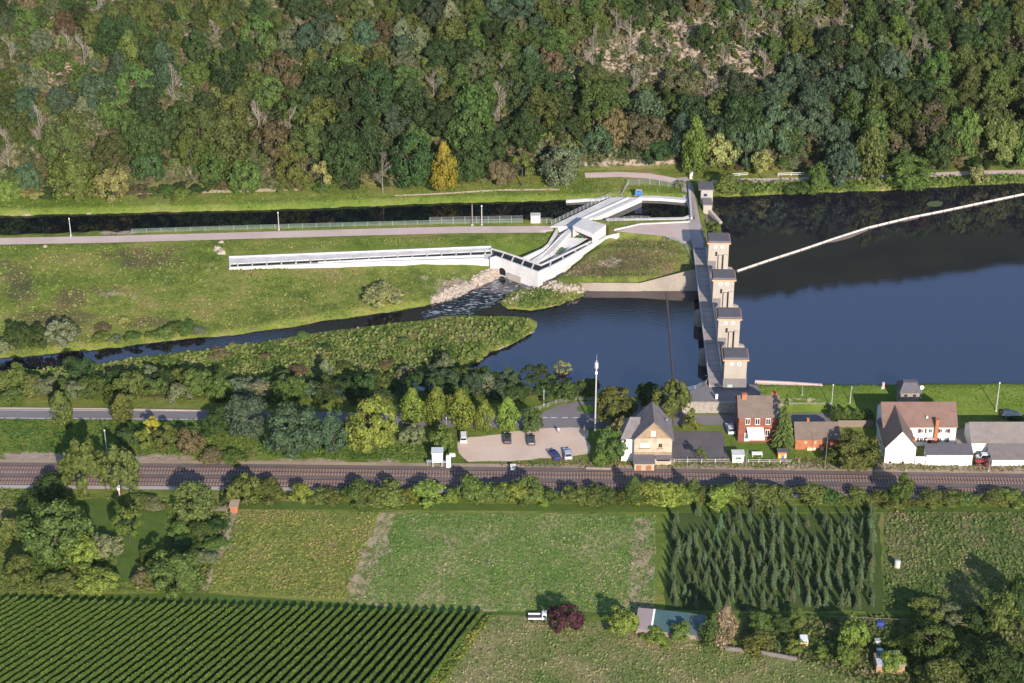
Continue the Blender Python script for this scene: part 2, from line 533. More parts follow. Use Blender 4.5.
nx, ny = GX.shape
verts = np.stack([GX, GY, GZ], -1).reshape(-1, 3)
ii, jj = np.meshgrid(np.arange(nx - 1), np.arange(ny - 1), indexing='ij')
q = (ii * ny + jj).reshape(-1)
faces = np.stack([q, q + ny, q + ny + 1, q + 1], -1).astype(np.int32)
me = bpy.data.meshes.new('ground')
me.vertices.add(len(verts))
me.vertices.foreach_set('co', verts.astype(np.float32).ravel())
me.loops.add(faces.size)
me.loops.foreach_set('vertex_index', faces.ravel())
me.polygons.add(len(faces))
me.polygons.foreach_set('loop_start', np.arange(0, faces.size, 4, dtype=np.int32))
me.polygons.foreach_set('use_smooth', np.ones(len(faces), bool))
me.update(calc_edges=True)
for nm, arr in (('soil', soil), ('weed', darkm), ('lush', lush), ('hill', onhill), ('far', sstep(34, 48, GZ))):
    at = me.attributes.new(nm, 'FLOAT', 'POINT')
    at.data.foreach_set('value', arr.reshape(-1).astype(np.float32))
m, nt, b = new_mat('ground_cover')
v = wpos(nt)
def attr(nt, nm):
    a = nt.nodes.new('ShaderNodeAttribute')
    a.attribute_name = nm
    return a.outputs['Fac']
big, mid, fine = noise(nt, v, .045, 4, .6), noise(nt, v, .35, 5, .65, .4), noise(nt, v, 2.2, 6, .7)
f = mth(nt, 'ADD', mth(nt, 'MULTIPLY', big, .45), mth(nt, 'ADD', mth(nt, 'MULTIPLY', mid, .3), mth(nt, 'MULTIPLY', fine, .25)))
grass = ramp(nt, [(.07, .095, .026, .38), (.12, .155, .032, .45), (.175, .205, .042, .51), (.235, .205, .075, .57), (.25, .175, .10, .63)], f)
lushc = ramp(nt, [(.085, .13, .022, .38), (.125, .175, .03, .5), (.17, .205, .05, .62)], f)
weedc = ramp(nt, [(.05, .065, .026, .38), (.11, .09, .052, .48), (.13, .12, .045, .55), (.22, .135, .085, .63)], f)
soilc = ramp(nt, [(.19, .145, .115, .34), (.33, .255, .205, .5), (.46, .38, .32, .68)], mth(nt, 'ADD', mth(nt, 'MULTIPLY', mid, .4), mth(nt, 'MULTIPLY', fine, .6)))
hillc = ramp(nt, [(.035, .045, .02, .36), (.065, .075, .032, .48), (.11, .10, .055, .58), (.20, .155, .12, .68)], f)
def thr(nt, a, n, lo=.35):
    x = mth(nt, 'ADD', a, mth(nt, 'MULTIPLY', mth(nt, 'SUBTRACT', n, .5), 1.5))
    mr = nt.nodes.new('ShaderNodeMapRange')
    mr.interpolation_type = 'SMOOTHSTEP'
    mr.inputs[1].default_value, mr.inputs[2].default_value = lo, lo + .3
    nt.links.new(x, mr.inputs[0])
    return mr.outputs[0]
c = mixc(nt, attr(nt, 'lush'), grass, lushc)
c = mixc(nt, thr(nt, attr(nt, 'weed'), mid), c, weedc)
c = mixc(nt, attr(nt, 'hill'), c, hillc)
c = mixc(nt, attr(nt, 'far'), c, ramp(nt, [(.012, .018, .008, .36), (.03, .042, .017, .52), (.055, .06, .026, .66)], f))  # unseen upper slope coloured darker so its reflection in the river darkens
c = mixc(nt, thr(nt, attr(nt, 'soil'), mid, .45), c, soilc)
nt.links.new(c, b.inputs['Base Color'])
b.inputs['Roughness'].default_value = .95
b.inputs['Specular IOR Level'].default_value = .1
bump(nt, b, mth(nt, 'ADD', mth(nt, 'MULTIPLY', fine, .5), mid), .9, .5)
me.materials.append(m)
g = bpy.data.objects.new('ground', me)
COL.objects.link(g)
struct(g)

# ------------------------------------------------------------------ water
def water_mat(name, body, rough, wav, strength, ior, foam=False):
    m, nt, b = new_mat(name)
    v = wpos(nt, (1, 1.6, 1))
    n1, n2 = noise(nt, v, wav, 4, .6), noise(nt, v, .06, 3, .5)
    b.inputs['Base Color'].default_value = (*body, 1)
    b.inputs['Roughness'].default_value = rough
    b.inputs['IOR'].default_value = ior
    b.inputs['Specular IOR Level'].default_value = .5
    b.inputs['Specular Tint'].default_value = (1.0, .93, 1.0, 1)
    bump(nt, b, mth(nt, 'MULTIPLY', n1, mth(nt, 'ADD', n2, .25)), strength, .12)
    if foam:
        w = wpos(nt, (.35, 1.3, 1), R(-48))
        x = noise(nt, w, 1.1, 6, .66, 1.2)
        fm = ramp(nt, [(0, 0, 0, .54), (1, 1, 1, .66)], x)
        nt.links.new(mixc(nt, fm, body, (.62, .64, .68)), b.inputs['Base Color'])
        nt.links.new(mth(nt, 'ADD', mth(nt, 'MULTIPLY', fm, .6), rough), b.inputs['Roughness'])
    return m
def wobbly(poly, amp=.5, step=2.0):
    out = []
    n = len(poly)
    for i in range(n):
        p, q = Vector(poly[i]), Vector(poly[(i + 1) % n])
        L = (q - p).length
        k = max(1, min(90, int(L / step)))
        nr = Vector((-(q - p).y, (q - p).x)) / max(L, 1e-6)
        for j in range(k):
            w = p.lerp(q, j / k)
            o = float(fbm(np.array([w.x]), np.array([w.y]), .33, 91)[0]) * amp
            out.append(tuple(w + nr * o))
    return out
def sheet(name, poly, z, mat, cut=0, wob=0):
    mb = MB()
    if wob:
        poly = wobbly(poly, wob)
    mb.face([(x, y, z) for x, y in poly])
    o = mb.build(name, mat)
    if o.data.polygons and o.data.polygons[0].normal.z < 0:
        o.data.flip_normals()
    return struct(o)
def psheet(name, pts, z, mat):
    return sheet(name, polyP(pts, z), z, mat)
WM_UP = water_mat('upper_river_water', (.012, .011, .020), .012, .9, .035, 2.5)
WM_LO = water_mat('lower_river_water', (.010, .010, .018), .02, 1.1, .09, 2.5)
WM_CA = water_mat('canal_water', (.004, .006, .009), .015, .8, .05, 1.7)
dam_x = [(703, 205), (709, 243), (714, 280), (720, 320), (727, 362), (731, 390)]
up = [(P(x, y, 1.5).x, P(x, y, 1.5).y) for x, y in dam_x]
up = up + [(up[-1][0], P(800, 392, 1.5).y), (P(1500, 392, 1.5).x, P(800, 387, 1.5).y), (900, P(800, 387, 1.5).y), (900, P(800, 150, 1.5).y), (P(703, 150, 1.5).x, P(703, 150, 1.5).y)]
sheet('river_water', up, W_UP, WM_UP)
psheet('canal_water', [(-900, 200), (0, 211), (256, 206.5), (430, 201), (570, 197), (645, 195.5), (689, 197), (692.5, 218), (600, 220.5), (540, 221.6), (430, 224.5), (220, 230.5), (0, 239), (-900, 270)], W_UP, WM_CA)
lo_px = [(-900, 330), (0, 350), (71, 344), (140, 338), (220, 331), (295, 320), (370, 309), (425, 300), (468, 284), (498, 272), (560, 268), (708, 282), (725, 400), (560, 402), (300, 402), (-900, 420)]
psheet('pool_water', lo_px, W_LO, WM_LO)
RAP = water_mat('rapids_water', (.008, .012, .018), .05, 1.6, .3, 1.9, True)
psheet('rapids_water', [(501, 276), (538, 279), (537, 288), (519, 289), (505, 294), (498, 304), (470, 315), (425, 319), (420, 313), (445, 302), (470, 293), (488, 284)], W_LO + .03, RAP)

# ------------------------------------------------------------------ roads, paths and fields
def strip(name, pts_px, z, width, mat, dz=.06, step=2.0):
    pts = [P(x, y, z) for x, y in pts_px]
    out = []
    for a, b in zip(pts, pts[1:]):
        n = max(1, int((b - a).length / step))
        out += [a.lerp(b, k / n) for k in range(n)]
    out.append(pts[-1])
    mb = MB()
    K = 6
    vs, fs = [], []
    for i, p in enumerate(out):
        t = (out[min(i + 1, len(out) - 1)] - out[max(i - 1, 0)]).normalized()
        nrm = Vector((-t.y, t.x, 0))
        w = width[0] + (width[1] - width[0]) * i / (len(out) - 1) if isinstance(width, tuple) else width
        for k in range(K + 1):
            q = p + nrm * w * (k / K - .5)
            vs.append((q.x, q.y, float(tz(q.x, q.y)) + dz))
    for i in range(len(out) - 1):
        for k in range(K):
            a = i * (K + 1) + k
            fs.append((a, a + 1, a + K + 2, a + K + 1))
    mb.raw(vs, fs)
    o = mb.build(name, mat, smooth=True)
    if sum(p.normal.z for p in o.data.polygons) < 0:
        o.data.flip_normals()
    return struct(o)
M_GRAVEL = surf('pinkish_gravel', [(.40, .30, .275), (.50, .39, .355), (.57, .46, .425)], .15, 3.5, .95, .2)
M_SAND = surf('sandy_lot', [(.43, .315, .25), (.56, .43, .35), (.64, .51, .425)], .12, 2.5, .95, .2)
M_DIRT = surf('dirt', [(.20, .15, .11), (.30, .23, .17)], .2, 3, .95, .3)
strip('canal_path', [(-60, 243), (0, 241.5), (110, 239.5), (220, 236.5), (340, 233), (460, 230), (553, 229.5)], 2.6, 3.9, M_GRAVEL, .08)
strip('hillside_path', [(585, 176), (620, 175), (650, 176.5), (672, 180), (686, 186)], 3.0, 3.0, M_GRAVEL, .1)
strip('hillside_path', [(712, 181), (740, 180), (800, 179), (860, 177), (920, 175), (970, 173), (1060, 171)], 3.1, 2.4, M_GRAVEL, .1)
strip('bank_footpath', [(40, 194), (90, 195), (150, 193.5), (230, 192), (300, 190)], 3.0, 1.7, M_SAND, .1)
strip('bank_footpath', [(395, 196), (440, 194), (500, 190), (560, 189)], 2.9, .8, M_SAND, .08)
M_GRASS2 = surf('verge_grass', [(.06, .10, .02), (.10, .17, .03), (.15, .20, .05)], .3, 2.5, .95, .4, spec=.1)
sheet('main_road', polyP([(-900, 408), (0, 409), (205, 410), (400, 413), (542, 416.5), (600, 416.5), (690, 414.8), (740, 414), (870, 412.7), (1024, 411.8), (1800, 409)], 0.02)
      + polyP([(1800, 419), (1024, 423.2), (870, 424), (740, 424.5), (690, 425), (640, 427.5), (560, 428.5), (400, 426), (205, 420.5), (0, 419), (-900, 417)], .02), .03, M_ASPH)
sheet('side_road', polyP([(538, 417.2), (545, 411), (560, 405), (578, 401.5), (600, 401.2), (640, 402), (672, 404.5), (690, 412.5), (690, 416), (600, 418)], .02), .027, M_ASPH)
sheet('kerb_verge', polyP([(590, 413.5), (578, 411), (577, 407), (586, 404), (604, 405), (606, 413)], .1), .12, M_GRASS2)
sheet('river_ramp_paving', [(p[0], p[1]) for p in polyP([(686, 392.5), (703, 386), (712, 381), (757, 385), (764, 398), (758, 402.2), (700, 402.2), (676, 402.2)], 2.66)], 2.68, M_ASPH)
sheet('parking_lot', polyP([(457, 441), (470, 437), (500, 433), (541, 428), (580, 427.5), (588, 430), (585, 440), (591, 446), (590, 454), (570, 458), (540, 459.5), (500, 461.5), (468, 462), (458, 453)], .02), .034, M_SAND, 0, 0.5)
M_YARD = surf('dark_yard_paving', [(.085, .075, .085), (.12, .105, .115), (.16, .145, .15)], .2, 2, .9, .1)
sheet('house_yard', polyP([(671, 431), (722, 431), (729, 462), (672, 462)], .02), .034, M_YARD)
sheet('farm_yard', polyP([(937, 441), (971, 424), (975, 446), (973, 462), (955, 450)], .02), .034, M_CONCD)
sheet('house_drive', polyP([(722, 424), (737, 424), (737, 433), (725, 433)], .02), .038, M_YARD)
M_LINE = flat('road_paint', (.72, .72, .70), .7)
mb = MB()
for a, b_ in ((543, 548), (551, 557), (562, 568), (573, 580)):
    p0, p1 = P(a, 417.8, .05), P(b_, 417.8, .05)
    mb.face([(p0.x, p0.y, .05), (p1.x, p0.y, .05), (p1.x, p0.y + .22, .05), (p0.x, p0.y + .22, .05)])
for x0, x1, y0, y1 in ((0, 205, 418.1, 419.6), (0, 203, 410.2, 411.2)):
    a, b_ = P(x0, y0, .05), P(x1, y1, .05)
    mb.face([(a.x, a.y, .05), (b_.x, b_.y, .05), (b_.x, b_.y + .16, .05), (a.x, a.y + .16, .05)])
a, b_ = P(955, 417.2, .05), P(984, 415.6, .05)
mb.face([(a.x, a.y, .05), (b_.x, b_.y, .05), (b_.x, b_.y + .25, .05), (a.x, a.y + .25, .05)])
struct(mb.build('road_marking', M_LINE))

def rail_y(px):
    return np.interp(px, [-300, 0, 256, 456, 696, 896, 1024, 1400], [465, 469.3, 471, 473.6, 476, 478.8, 480.8, 486])
def rail2_y(px):
    return np.interp(px, [-300, 0, 256, 456, 696, 896, 1024, 1400], [475.8, 480.3, 482.2, 485, 487.8, 490.3, 492, 497])
M_BALL = surf('ballast', [(.095, .073, .07), (.145, .112, .103), (.20, .16, .148)], .15, 5, .95, .4)
M_BALL2 = surf('pale_ballast', [(.34, .29, .28), (.44, .38, .37)], .15, 5, .95, .3)
xs_ = list(range(-300, 1401, 100))
sheet('railway_ballast', polyP([(x, float(rail_y(x)) - 6.6) for x in xs_], 0) + polyP([(x, float(rail2_y(x)) + 5.0) for x in xs_[::-1]], 0), .10, M_BALL)
sheet('railway_cess', polyP([(x, float(rail2_y(x)) + 4.6) for x in xs_], 0) + polyP([(x, float(rail2_y(x)) + 8.2) for x in xs_[::-1]], 0), .07, M_BALL2)
sheet('railway_cess', polyP([(x, float(rail_y(x)) - 10) for x in xs_], 0) + polyP([(x, float(rail_y(x)) - 6.2) for x in xs_[::-1]], 0), .06,
      surf('dry_verge', [(.17, .14, .075), (.32, .245, .165), (.43, .345, .26)], .12, 2.5, .95, .3))
M_CROP = surf('crop_field_soil', [(.12, .15, .035), (.19, .20, .055), (.24, .21, .085)], .10, 1.6, .95, .5, .5, spec=.1)
M_MEAD = surf('mown_meadow', [(.07, .125, .03, .38), (.11, .18, .042, .46), (.165, .20, .06, .53), (.34, .27, .17, .60)], .10, 1.1, .95, .5, .6, spec=.1)
M_FORE = surf('dry_grass_meadow', [(.085, .135, .035, .38), (.135, .165, .05, .46), (.21, .195, .085, .54), (.30, .235, .145, .64)], .09, 1.3, .95, .5, .5, spec=.1)
M_LANE = surf('grass_lane', [(.045, .075, .018), (.075, .12, .024), (.11, .145, .04)], .25, 2, .95, .3, spec=.1)
M_VSOIL = surf('vineyard_soil', [(.028, .034, .016), (.05, .05, .03)], .4, 3, .95, .4, spec=.1)
M_STRIPE = surf('stubble_strip', [(.09, .14, .035, .38), (.19, .18, .08, .46), (.34, .27, .18, .53), (.42, .34, .24, .64)], .35, 1.6, .95, .3, spec=.1)
sheet('field_lane', polyP([(222, 500.5), (400, 503), (660, 505), (1100, 507), (1100, 513), (660, 512), (400, 510), (236, 509)], 0), .015, M_LANE)
sheet('crop_field', polyP([(239, 509.5), (383, 512), (346, 602), (207, 593)], 0), .02, M_CROP, 0, 0.4)
sheet('stubble_strip', polyP([(380, 512), (398, 513), (385, 545), (368, 602), (342, 602), (358, 560)], 0), .024, M_STRIPE, 0, 1.6)
sheet('stubble_strip', polyP([(229, 509), (241, 510), (211, 592), (203, 591)], 0), .026, M_STRIPE, 0, 1.6)
sheet('mown_field', polyP([(385, 512), (657, 514.5), (655, 613), (430, 611), (346, 603)], 0), .02, M_MEAD, 0, 0.4)
sheet('stubble_strip', polyP([(636, 520), (656, 521), (648, 604), (622, 604)], 0), .024, M_STRIPE, 0, 1.6)
sheet('foreground_meadow', polyP([(490, 615), (625, 622), (700, 640), (800, 655), (870, 676), (900, 800), (330, 800), (425, 690), (455, 650)], 0), .02, M_FORE, 0, 0.7)
sheet('spruce_field', polyP([(668, 512), (880, 514), (884, 612), (664, 610)], 0), .018, surf('shaded_needle_floor', [(.035, .055, .018), (.06, .09, .024), (.09, .105, .04)], .2, 2, .95, .3, spec=.1), 0, .5)  # ground colour darkened for the shade between the spruces
sheet('vineyard_ground', polyP([(-400, 590), (0, 601), (250, 608.5), (487, 614.5), (460, 648), (432, 683), (340, 800), (-400, 800)], 0), .036, M_VSOIL)
sheet('field_track', polyP([(-200, 585), (0, 594.5), (207, 594), (346, 603.5), (430, 611), (660, 613), (880, 613.5), (1060, 615), (1060, 620), (880, 618), (660, 617), (489, 615), (250, 608), (0, 600)], 0), .028, M_LANE)
sheet('garden_lawn', polyP([(72, 499), (128, 501), (168, 503), (166, 540), (150, 560), (140, 587), (118, 580), (116, 552), (88, 530)], 0), .03, M_LANE, 0, 1.2)
M_GARD = surf('allotment_ground', [(.055, .085, .025, .36), (.12, .15, .045, .5), (.20, .17, .085, .6), (.25, .19, .15, .7)], .12, 1.0, .95, .5, .5, spec=.1, stretch=(1, .45, 1))
sheet('allotment_field', polyP([(884, 512), (1100, 512), (1100, 612), (886, 611)], 0), .02, M_GARD)

# ------------------------------------------------------------------ vegetation prototypes (unit size)
def leaf_cloud(rng, clumps, n_per, size, core, up=.25):
    V = []
    for c, r in clumps:
        n = int(n_per * rng.uniform(.8, 1.2))
        c, r = np.array(c), np.array(r)
        d = rng.normal(size=(n, 3))
        d /= np.linalg.norm(d, axis=1)[:, None]
        o = c - np.array(core)
        o = o / (np.linalg.norm(o) + 1e-6)
        d = d + .75 * o + np.array([0, 0, up])
        d /= np.linalg.norm(d, axis=1)[:, None]
        p = c + d * r * rng.uniform(.55, 1.16, size=(n, 1))
        nm = d + .46 * rng.normal(size=(n, 3))
        nm /= np.linalg.norm(nm, axis=1)[:, None]
        t = np.cross(nm, rng.normal(size=(n, 3)))
        t /= np.linalg.norm(t, axis=1)[:, None] + 1e-9
        bt = np.cross(nm, t)
        a = size * rng.uniform(.55, 1.35, size=(n, 1))
        b = a * rng.uniform(.5, .9, size=(n, 1))
        V.append(np.stack([p - t * a - bt * b * .4, p + t * a * .2 - bt * b, p + t * a + bt * b * .3, p - t * a * .3 + bt * b], 1))
    V = np.concatenate(V).reshape(-1, 3)
    Fc = [(4 * i, 4 * i + 1, 4 * i + 2, 4 * i + 3) for i in range(len(V) // 4)]
    return V, Fc
def mk(name, V, Fc, mat):
    me = bpy.data.meshes.new(name)
    me.from_pydata([tuple(map(float, v)) for v in V], [], Fc)
    me.materials.append(mat)
    me.update()
    return me
def trunk_mesh(rng, top=.62, r=.022, limbs=5, spread=.3):
    mb = MB()
    mb.tube((0, 0, -.03), (0, 0, top * .55), r, r * .75, 6)
    mb.tube((0, 0, top * .55), (rng.uniform(-.04, .04), rng.uniform(-.04, .04), top), r * .75, r * .35, 5)
    for k in range(limbs):
        a = 6.283 * k / limbs + rng.uniform(-.4, .4)
        z = rng.uniform(.28, top * .9)
        q = (math.cos(a) * spread, math.sin(a) * spread, z + rng.uniform(.12, .28))
        mb.tube((0, 0, z), q, r * .5, r * .18, 4)
    return mb.mesh('trunk', M_BARK)
def crown_round(seed, n=34, rx=.5, rz=.47, cz=.53, rc=(.09, .185), per=130, leaf=.029, flat_b=.75, skew=.0):
    rng = np.random.default_rng(seed)
    cl = []
    for k in range(n):
        d = rng.normal(size=3)
        d /= np.linalg.norm(d)
        if d[2] < -.75:
            d[2] *= -.6
        q = rng.uniform(.45, .80)
        r = rng.uniform(*rc)
        lump = 1 + .18 * math.sin(3 * math.atan2(d[1], d[0]) + seed)
        c = (d[0] * rx * q * lump, d[1] * rx * q * lump, cz + d[2] * rz * q + skew * d[0])
        cl.append((c, (r, r, r * flat_b)))
    V, Fc = leaf_cloud(rng, cl, per, leaf, (0, 0, cz - .12))
    return mk('crown', V, Fc, M_LEAF), trunk_mesh(rng)
def crown_oval(seed, n=28, per=140, leaf=.030, w=.42, taper=.55):
    rng = np.random.default_rng(seed)
    cl = []
    for k in range(n):
        u = (k + .5) / n
        z = .14 + .80 * u
        wz = w * math.sin(math.pi * (.18 + .80 * u) ** .85) ** .7 * (1 - (1 - taper) * u ** 2)
        a = rng.uniform(0, 6.283)
        q = rng.uniform(.35, .75)
        r = .10 + .13 * wz / w * rng.uniform(.8, 1.2)
        cl.append(((math.cos(a) * wz * q, math.sin(a) * wz * q, z), (r * 1.05, r * 1.05, r * .8)))
    V, Fc = leaf_cloud(rng, cl, per, leaf, (0, 0, .5))
    return mk('crown', V, Fc, M_LEAF), trunk_mesh(rng, .8, .024)
def crown_weeping(seed):
    rng = np.random.default_rng(seed)
    cl = []
    for k in range(30):
        a = rng.uniform(0, 6.283)
        q = rng.uniform(.1, .40)
        z = .86 - .9 * q * q * 2 - rng.uniform(0, .35)
        r = rng.uniform(.08, .13)
        cl.append(((math.cos(a) * q, math.sin(a) * q, max(.2, z)), (r, r, r * 1.7)))
    V, Fc = leaf_cloud(rng, cl, 85, .036, (0, 0, .5))
    return mk('crown', V, Fc, M_LEAF), trunk_mesh(rng, .75)
def shrub_mesh(seed, n=16, per=140, leaf=.044, rz=.5):
    rng = np.random.default_rng(seed)
    cl = []
    for k in range(n):
        a, q = rng.uniform(0, 6.283), rng.uniform(.05, .36)
        r = rng.uniform(.13, .22)
        z = rng.uniform(.2, .82 - q * .9)
        cl.append(((math.cos(a) * q, math.sin(a) * q, z), (r, r, r * 1.1)))
    V, Fc = leaf_cloud(rng, cl, per, leaf, (0, 0, .25))
    return mk('shrub', V, Fc, M_LEAF)
def spruce_mesh(seed, tiers=13, per=13):
    rng = np.random.default_rng(seed)
    V, Fc = [], []
    for t in range(tiers):
        u = t / tiers
        z = .05 + .90 * u
        L = .5 * (1 - u) ** .9 + .02
        for k in range(per - int(5 * u)):
            a = rng.uniform(0, 6.283)
            l = L * rng.uniform(.75, 1.1)
            w = .055 * (1.2 - .6 * u)
            d = np.array([math.cos(a), math.sin(a), 0])
            s = np.array([-d[1], d[0], 0])
            for part in range(3):
                l0, l1 = l * part / 3, l * (part + 1) / 3
                j = rng.normal(size=3) * .008
                z0, z1 = z + .03 - .14 * l0, z + .03 - .14 * l1 - .012 * part
                i = len(V)
                V += [d * l0 - s * w + [0, 0, z0 - .015], d * l0 + s * w + [0, 0, z0 - .015] , d * l1 + s * w * .75 + [0, 0, z1] + j, d * l1 - s * w * .75 + [0, 0, z1] - j]
                Fc.append((i, i + 1, i + 2, i + 3))
                i = len(V)
                V += [d * l0 + [0, 0, z0 + .02], d * l0 + [0, 0, z0 - .035], d * l1 + [0, 0, z1 - .03], d * l1 + [0, 0, z1 + .008]]
                Fc.append((i, i + 1, i + 2, i + 3))
    V = np.array(V)
    mb = MB()
    mb.tube((0, 0, -.02), (0, 0, .97), .02, .004, 5)
    return mk('crown', V, Fc, M_LEAF), mb.mesh('trunk', M_BARK)
def dead_meshes(seed, n0=10):
    rng = random.Random(seed)
    mb = MB()
    def br(p, d, L, r, lv):
        q = p + d * L
        mb.tube(p, q, r, r * .55, 3, cap=False)
        if lv == 0:
            return
        for k in range(rng.randint(3, 4)):
            dd = (d + Vector((rng.uniform(-1, 1), rng.uniform(-1, 1), rng.uniform(-.2, .7))) * .75).normalized()
            br(p.lerp(q, rng.uniform(.45, 1)), dd, L * rng.uniform(.5, .75), r * .55, lv - 1)
    for k in range(n0):
        a = 6.283 * k / n0
        z = .12 + .6 * k / n0
        br(Vector((0, 0, z)), Vector((math.cos(a), math.sin(a), rng.uniform(.5, 1.2))).normalized(), .155, .0062, 4)
    tr = MB()
    tr.tube((0, 0, -.03), (0, 0, .82), .011, .004, 5)
    return mb.mesh('branches', M_DEAD), tr.mesh('trunk', M_DEAD)

PR = {
    'round': [crown_round(s) for s in (1, 2, 3, 4, 5)],
    'wide': [crown_round(s, 28, .52, .43, .54, (.11, .19), 150, .030) for s in (11, 12, 13)],
    'big': [crown_round(s, 52, .50, .47, .53, (.085, .15), 120, .023, .8) for s in (15, 16, 17)],
    'oval': [crown_oval(s) for s in (21, 22, 23)],
    'cone': [crown_oval(s, 30, 140, .029, .44, .12) for s in (25, 26)],
    'weep': [crown_weeping(s) for s in (31, 32)],
    'spruce': [spruce_mesh(s) for s in (41, 42, 43, 44)],
    'dead': [dead_meshes(s) for s in (51, 52, 53, 54)],
    'airy': [crown_round(s, 16, .46, .42, .56, (.10, .17), 110, .030) for s in (61, 62)],
}
SH = [shrub_mesh(s) for s in (71, 72, 73, 74, 75)]
DGREEN, MGREEN, FRESH, LIME = (.042, .072, .024), (.075, .118, .032), (.105, .152, .036), (.155, .195, .040)
OLIVE, YELLOW, BLUEG, GREYG = (.10, .126, .036), (.28, .25, .04), (.062, .100, .058), (.14, .16, .092)
PURPLE, BROWN, RUSTY, PALEY = (.075, .028, .036), (.125, .103, .058), (.22, .145, .095), (.22, .22, .09)
TREE_NAMES = {'spruce': 'spruce_tree', 'dead': 'dead_tree'}
def plant_tree(kind, pos, w, h, col, label, cat='tree', group=None, name=None):
    crown, trunk = random.choice(PR[kind])
    r = bpy.data.objects.new(name or TREE_NAMES.get(kind, 'broadleaf_tree'), None)
    r.empty_display_size = .3
    COL.objects.link(r)
    r.location = pos
    r.rotation_euler = (0, 0, random.uniform(0, 6.28))
    r.scale = (w * random.uniform(.93, 1.07), w * random.uniform(.93, 1.07), h)
    tag(r, label, cat, group)
    for me_ in (crown, trunk):
        o = bpy.data.objects.new(me_.name.split('.')[0], me_)
        COL.objects.link(o)
        o.parent = r
        o.color = (*col, 1)
    return r
def plant_shrub(pos, w, h, col, label, cat='shrub', group=None, name='shrub'):
    o = bpy.data.objects.new(name, random.choice(SH))
    COL.objects.link(o)
    o.location = pos
    o.rotation_euler = (0, 0, random.uniform(0, 6.28))
    o.scale = (w, w * random.uniform(.85, 1.1), h)
    o.color = (*col, 1)
    return tag(o, label, cat, group)
def jig(c, a=.18):
    k = random.uniform(1 - a, 1 + a)
    return (c[0] * k * random.uniform(.9, 1.1), c[1] * k, c[2] * k * random.uniform(.9, 1.1))
def T(kind, px, py, wpx, hpx, col, label, cat='tree', group=None):      # a tree by the foot of its trunk, its width and its height in the picture
    p = PT(px, py - min(3, hpx * .06))
    s = S(py, p.z)
    w = wpx / s
    h = max(w * .55, (hpx / s - w * .42) / math.cos(TILT) + w * .42)
    if kind == 'shrub':
        return plant_shrub(p, w * 1.08, max(w * .4, (hpx / s - w * .4) / math.cos(TILT) + w * .15), col, label, cat, group)
    if kind in ('round', 'wide', 'big'):
        p = p - Vector((0, 0, .11 * h))
    nm = None
    return plant_tree(kind, p, w * 1.05, h, col, label, cat, group, nm)
def poisson(poly, rad, n, seed, rfun=None):
    rng = random.Random(seed)
    xs = [p[0] for p in poly]
    ys = [p[1] for p in poly]
    out = []
    for k in range(n):
        x, y = rng.uniform(min(xs), max(xs)), rng.uniform(min(ys), max(ys))
        if sdist(poly, np.array([x]), np.array([y]))[0] > 0:
            continue
        r = rfun(x, y) if rfun else rad
        if all((x - a) ** 2 + ((y - b) * 1.5) ** 2 > r * r for a, b in out):
            out.append((x, y))
    return out
def patch_mat(name, cols):
    m, nt, b = new_mat(name)
    v = wpos(nt)
    g = nt.nodes.new('ShaderNodeNewGeometry')
    f = mth(nt, 'ADD', mth(nt, 'MULTIPLY', noise(nt, v, .09, 4, .6), .55), mth(nt, 'MULTIPLY', noise(nt, v, .7, 3, .6), .45))
    f = mth(nt, 'ADD', f, mth(nt, 'MULTIPLY', mth(nt, 'SUBTRACT', g.outputs['Random Per Island'], .5), .09))
    n = len(cols)
    nt.links.new(ramp(nt, [(*cc,   .41 + .20 * i / (n - 1)) for i, cc in enumerate(cols)], f), b.inputs['Base Color'])
    b.inputs['Roughness'].default_value = .9
    b.inputs['Specular IOR Level'].default_value = .1
    return m
def tufts(name, poly, n, size, cols, label_kind=None, zmax=.5, seed=3, ok=None, tall=1.0):
    rng = np.random.default_rng(seed)
    xs = [p[0] for p in poly]
    ys = [p[1] for p in poly]
    px = rng.uniform(min(xs), max(xs), n * 3)
    py = rng.uniform(min(ys), max(ys), n * 3)
    k = sdist(poly, px, py) < 0
    px, py = px[k][:n], py[k][:n]
    p = PTv(px, py)
    if ok is not None:
        p = p[ok(p)]
    n = len(p)
    nm = rng.normal(size=(n, 3)) * [.5, .5, .3] + [0, -.12, 1.0]
    nm /= np.linalg.norm(nm, axis=1)[:, None]
    t = np.cross(nm, rng.normal(size=(n, 3)))
    t /= np.linalg.norm(t, axis=1)[:, None]
    bt = np.cross(nm, t)
    a = size * rng.uniform(.45, 1.35, size=(n, 1))
    b = a * rng.uniform(.45, .9, size=(n, 1))
    p = p + np.stack([np.zeros(n), np.zeros(n), rng.uniform(.02, 1, n) ** 1.5 * zmax + size * .25], -1)
    t[:, 2] *= tall
    V = np.stack([p - t * a - bt * b * .4, p + t * a * .2 - bt * b, p + t * a + bt * b * .3, p - t * a * .3 + bt * b], 1).reshape(-1, 3)
    me_ = mk(name, V, [(4 * i, 4 * i + 1, 4 * i + 2, 4 * i + 3) for i in range(n)], patch_mat(name + '_leaves', cols))
    o = bpy.data.objects.new(name, me_)
    COL.objects.link(o)
    return stuff(o)

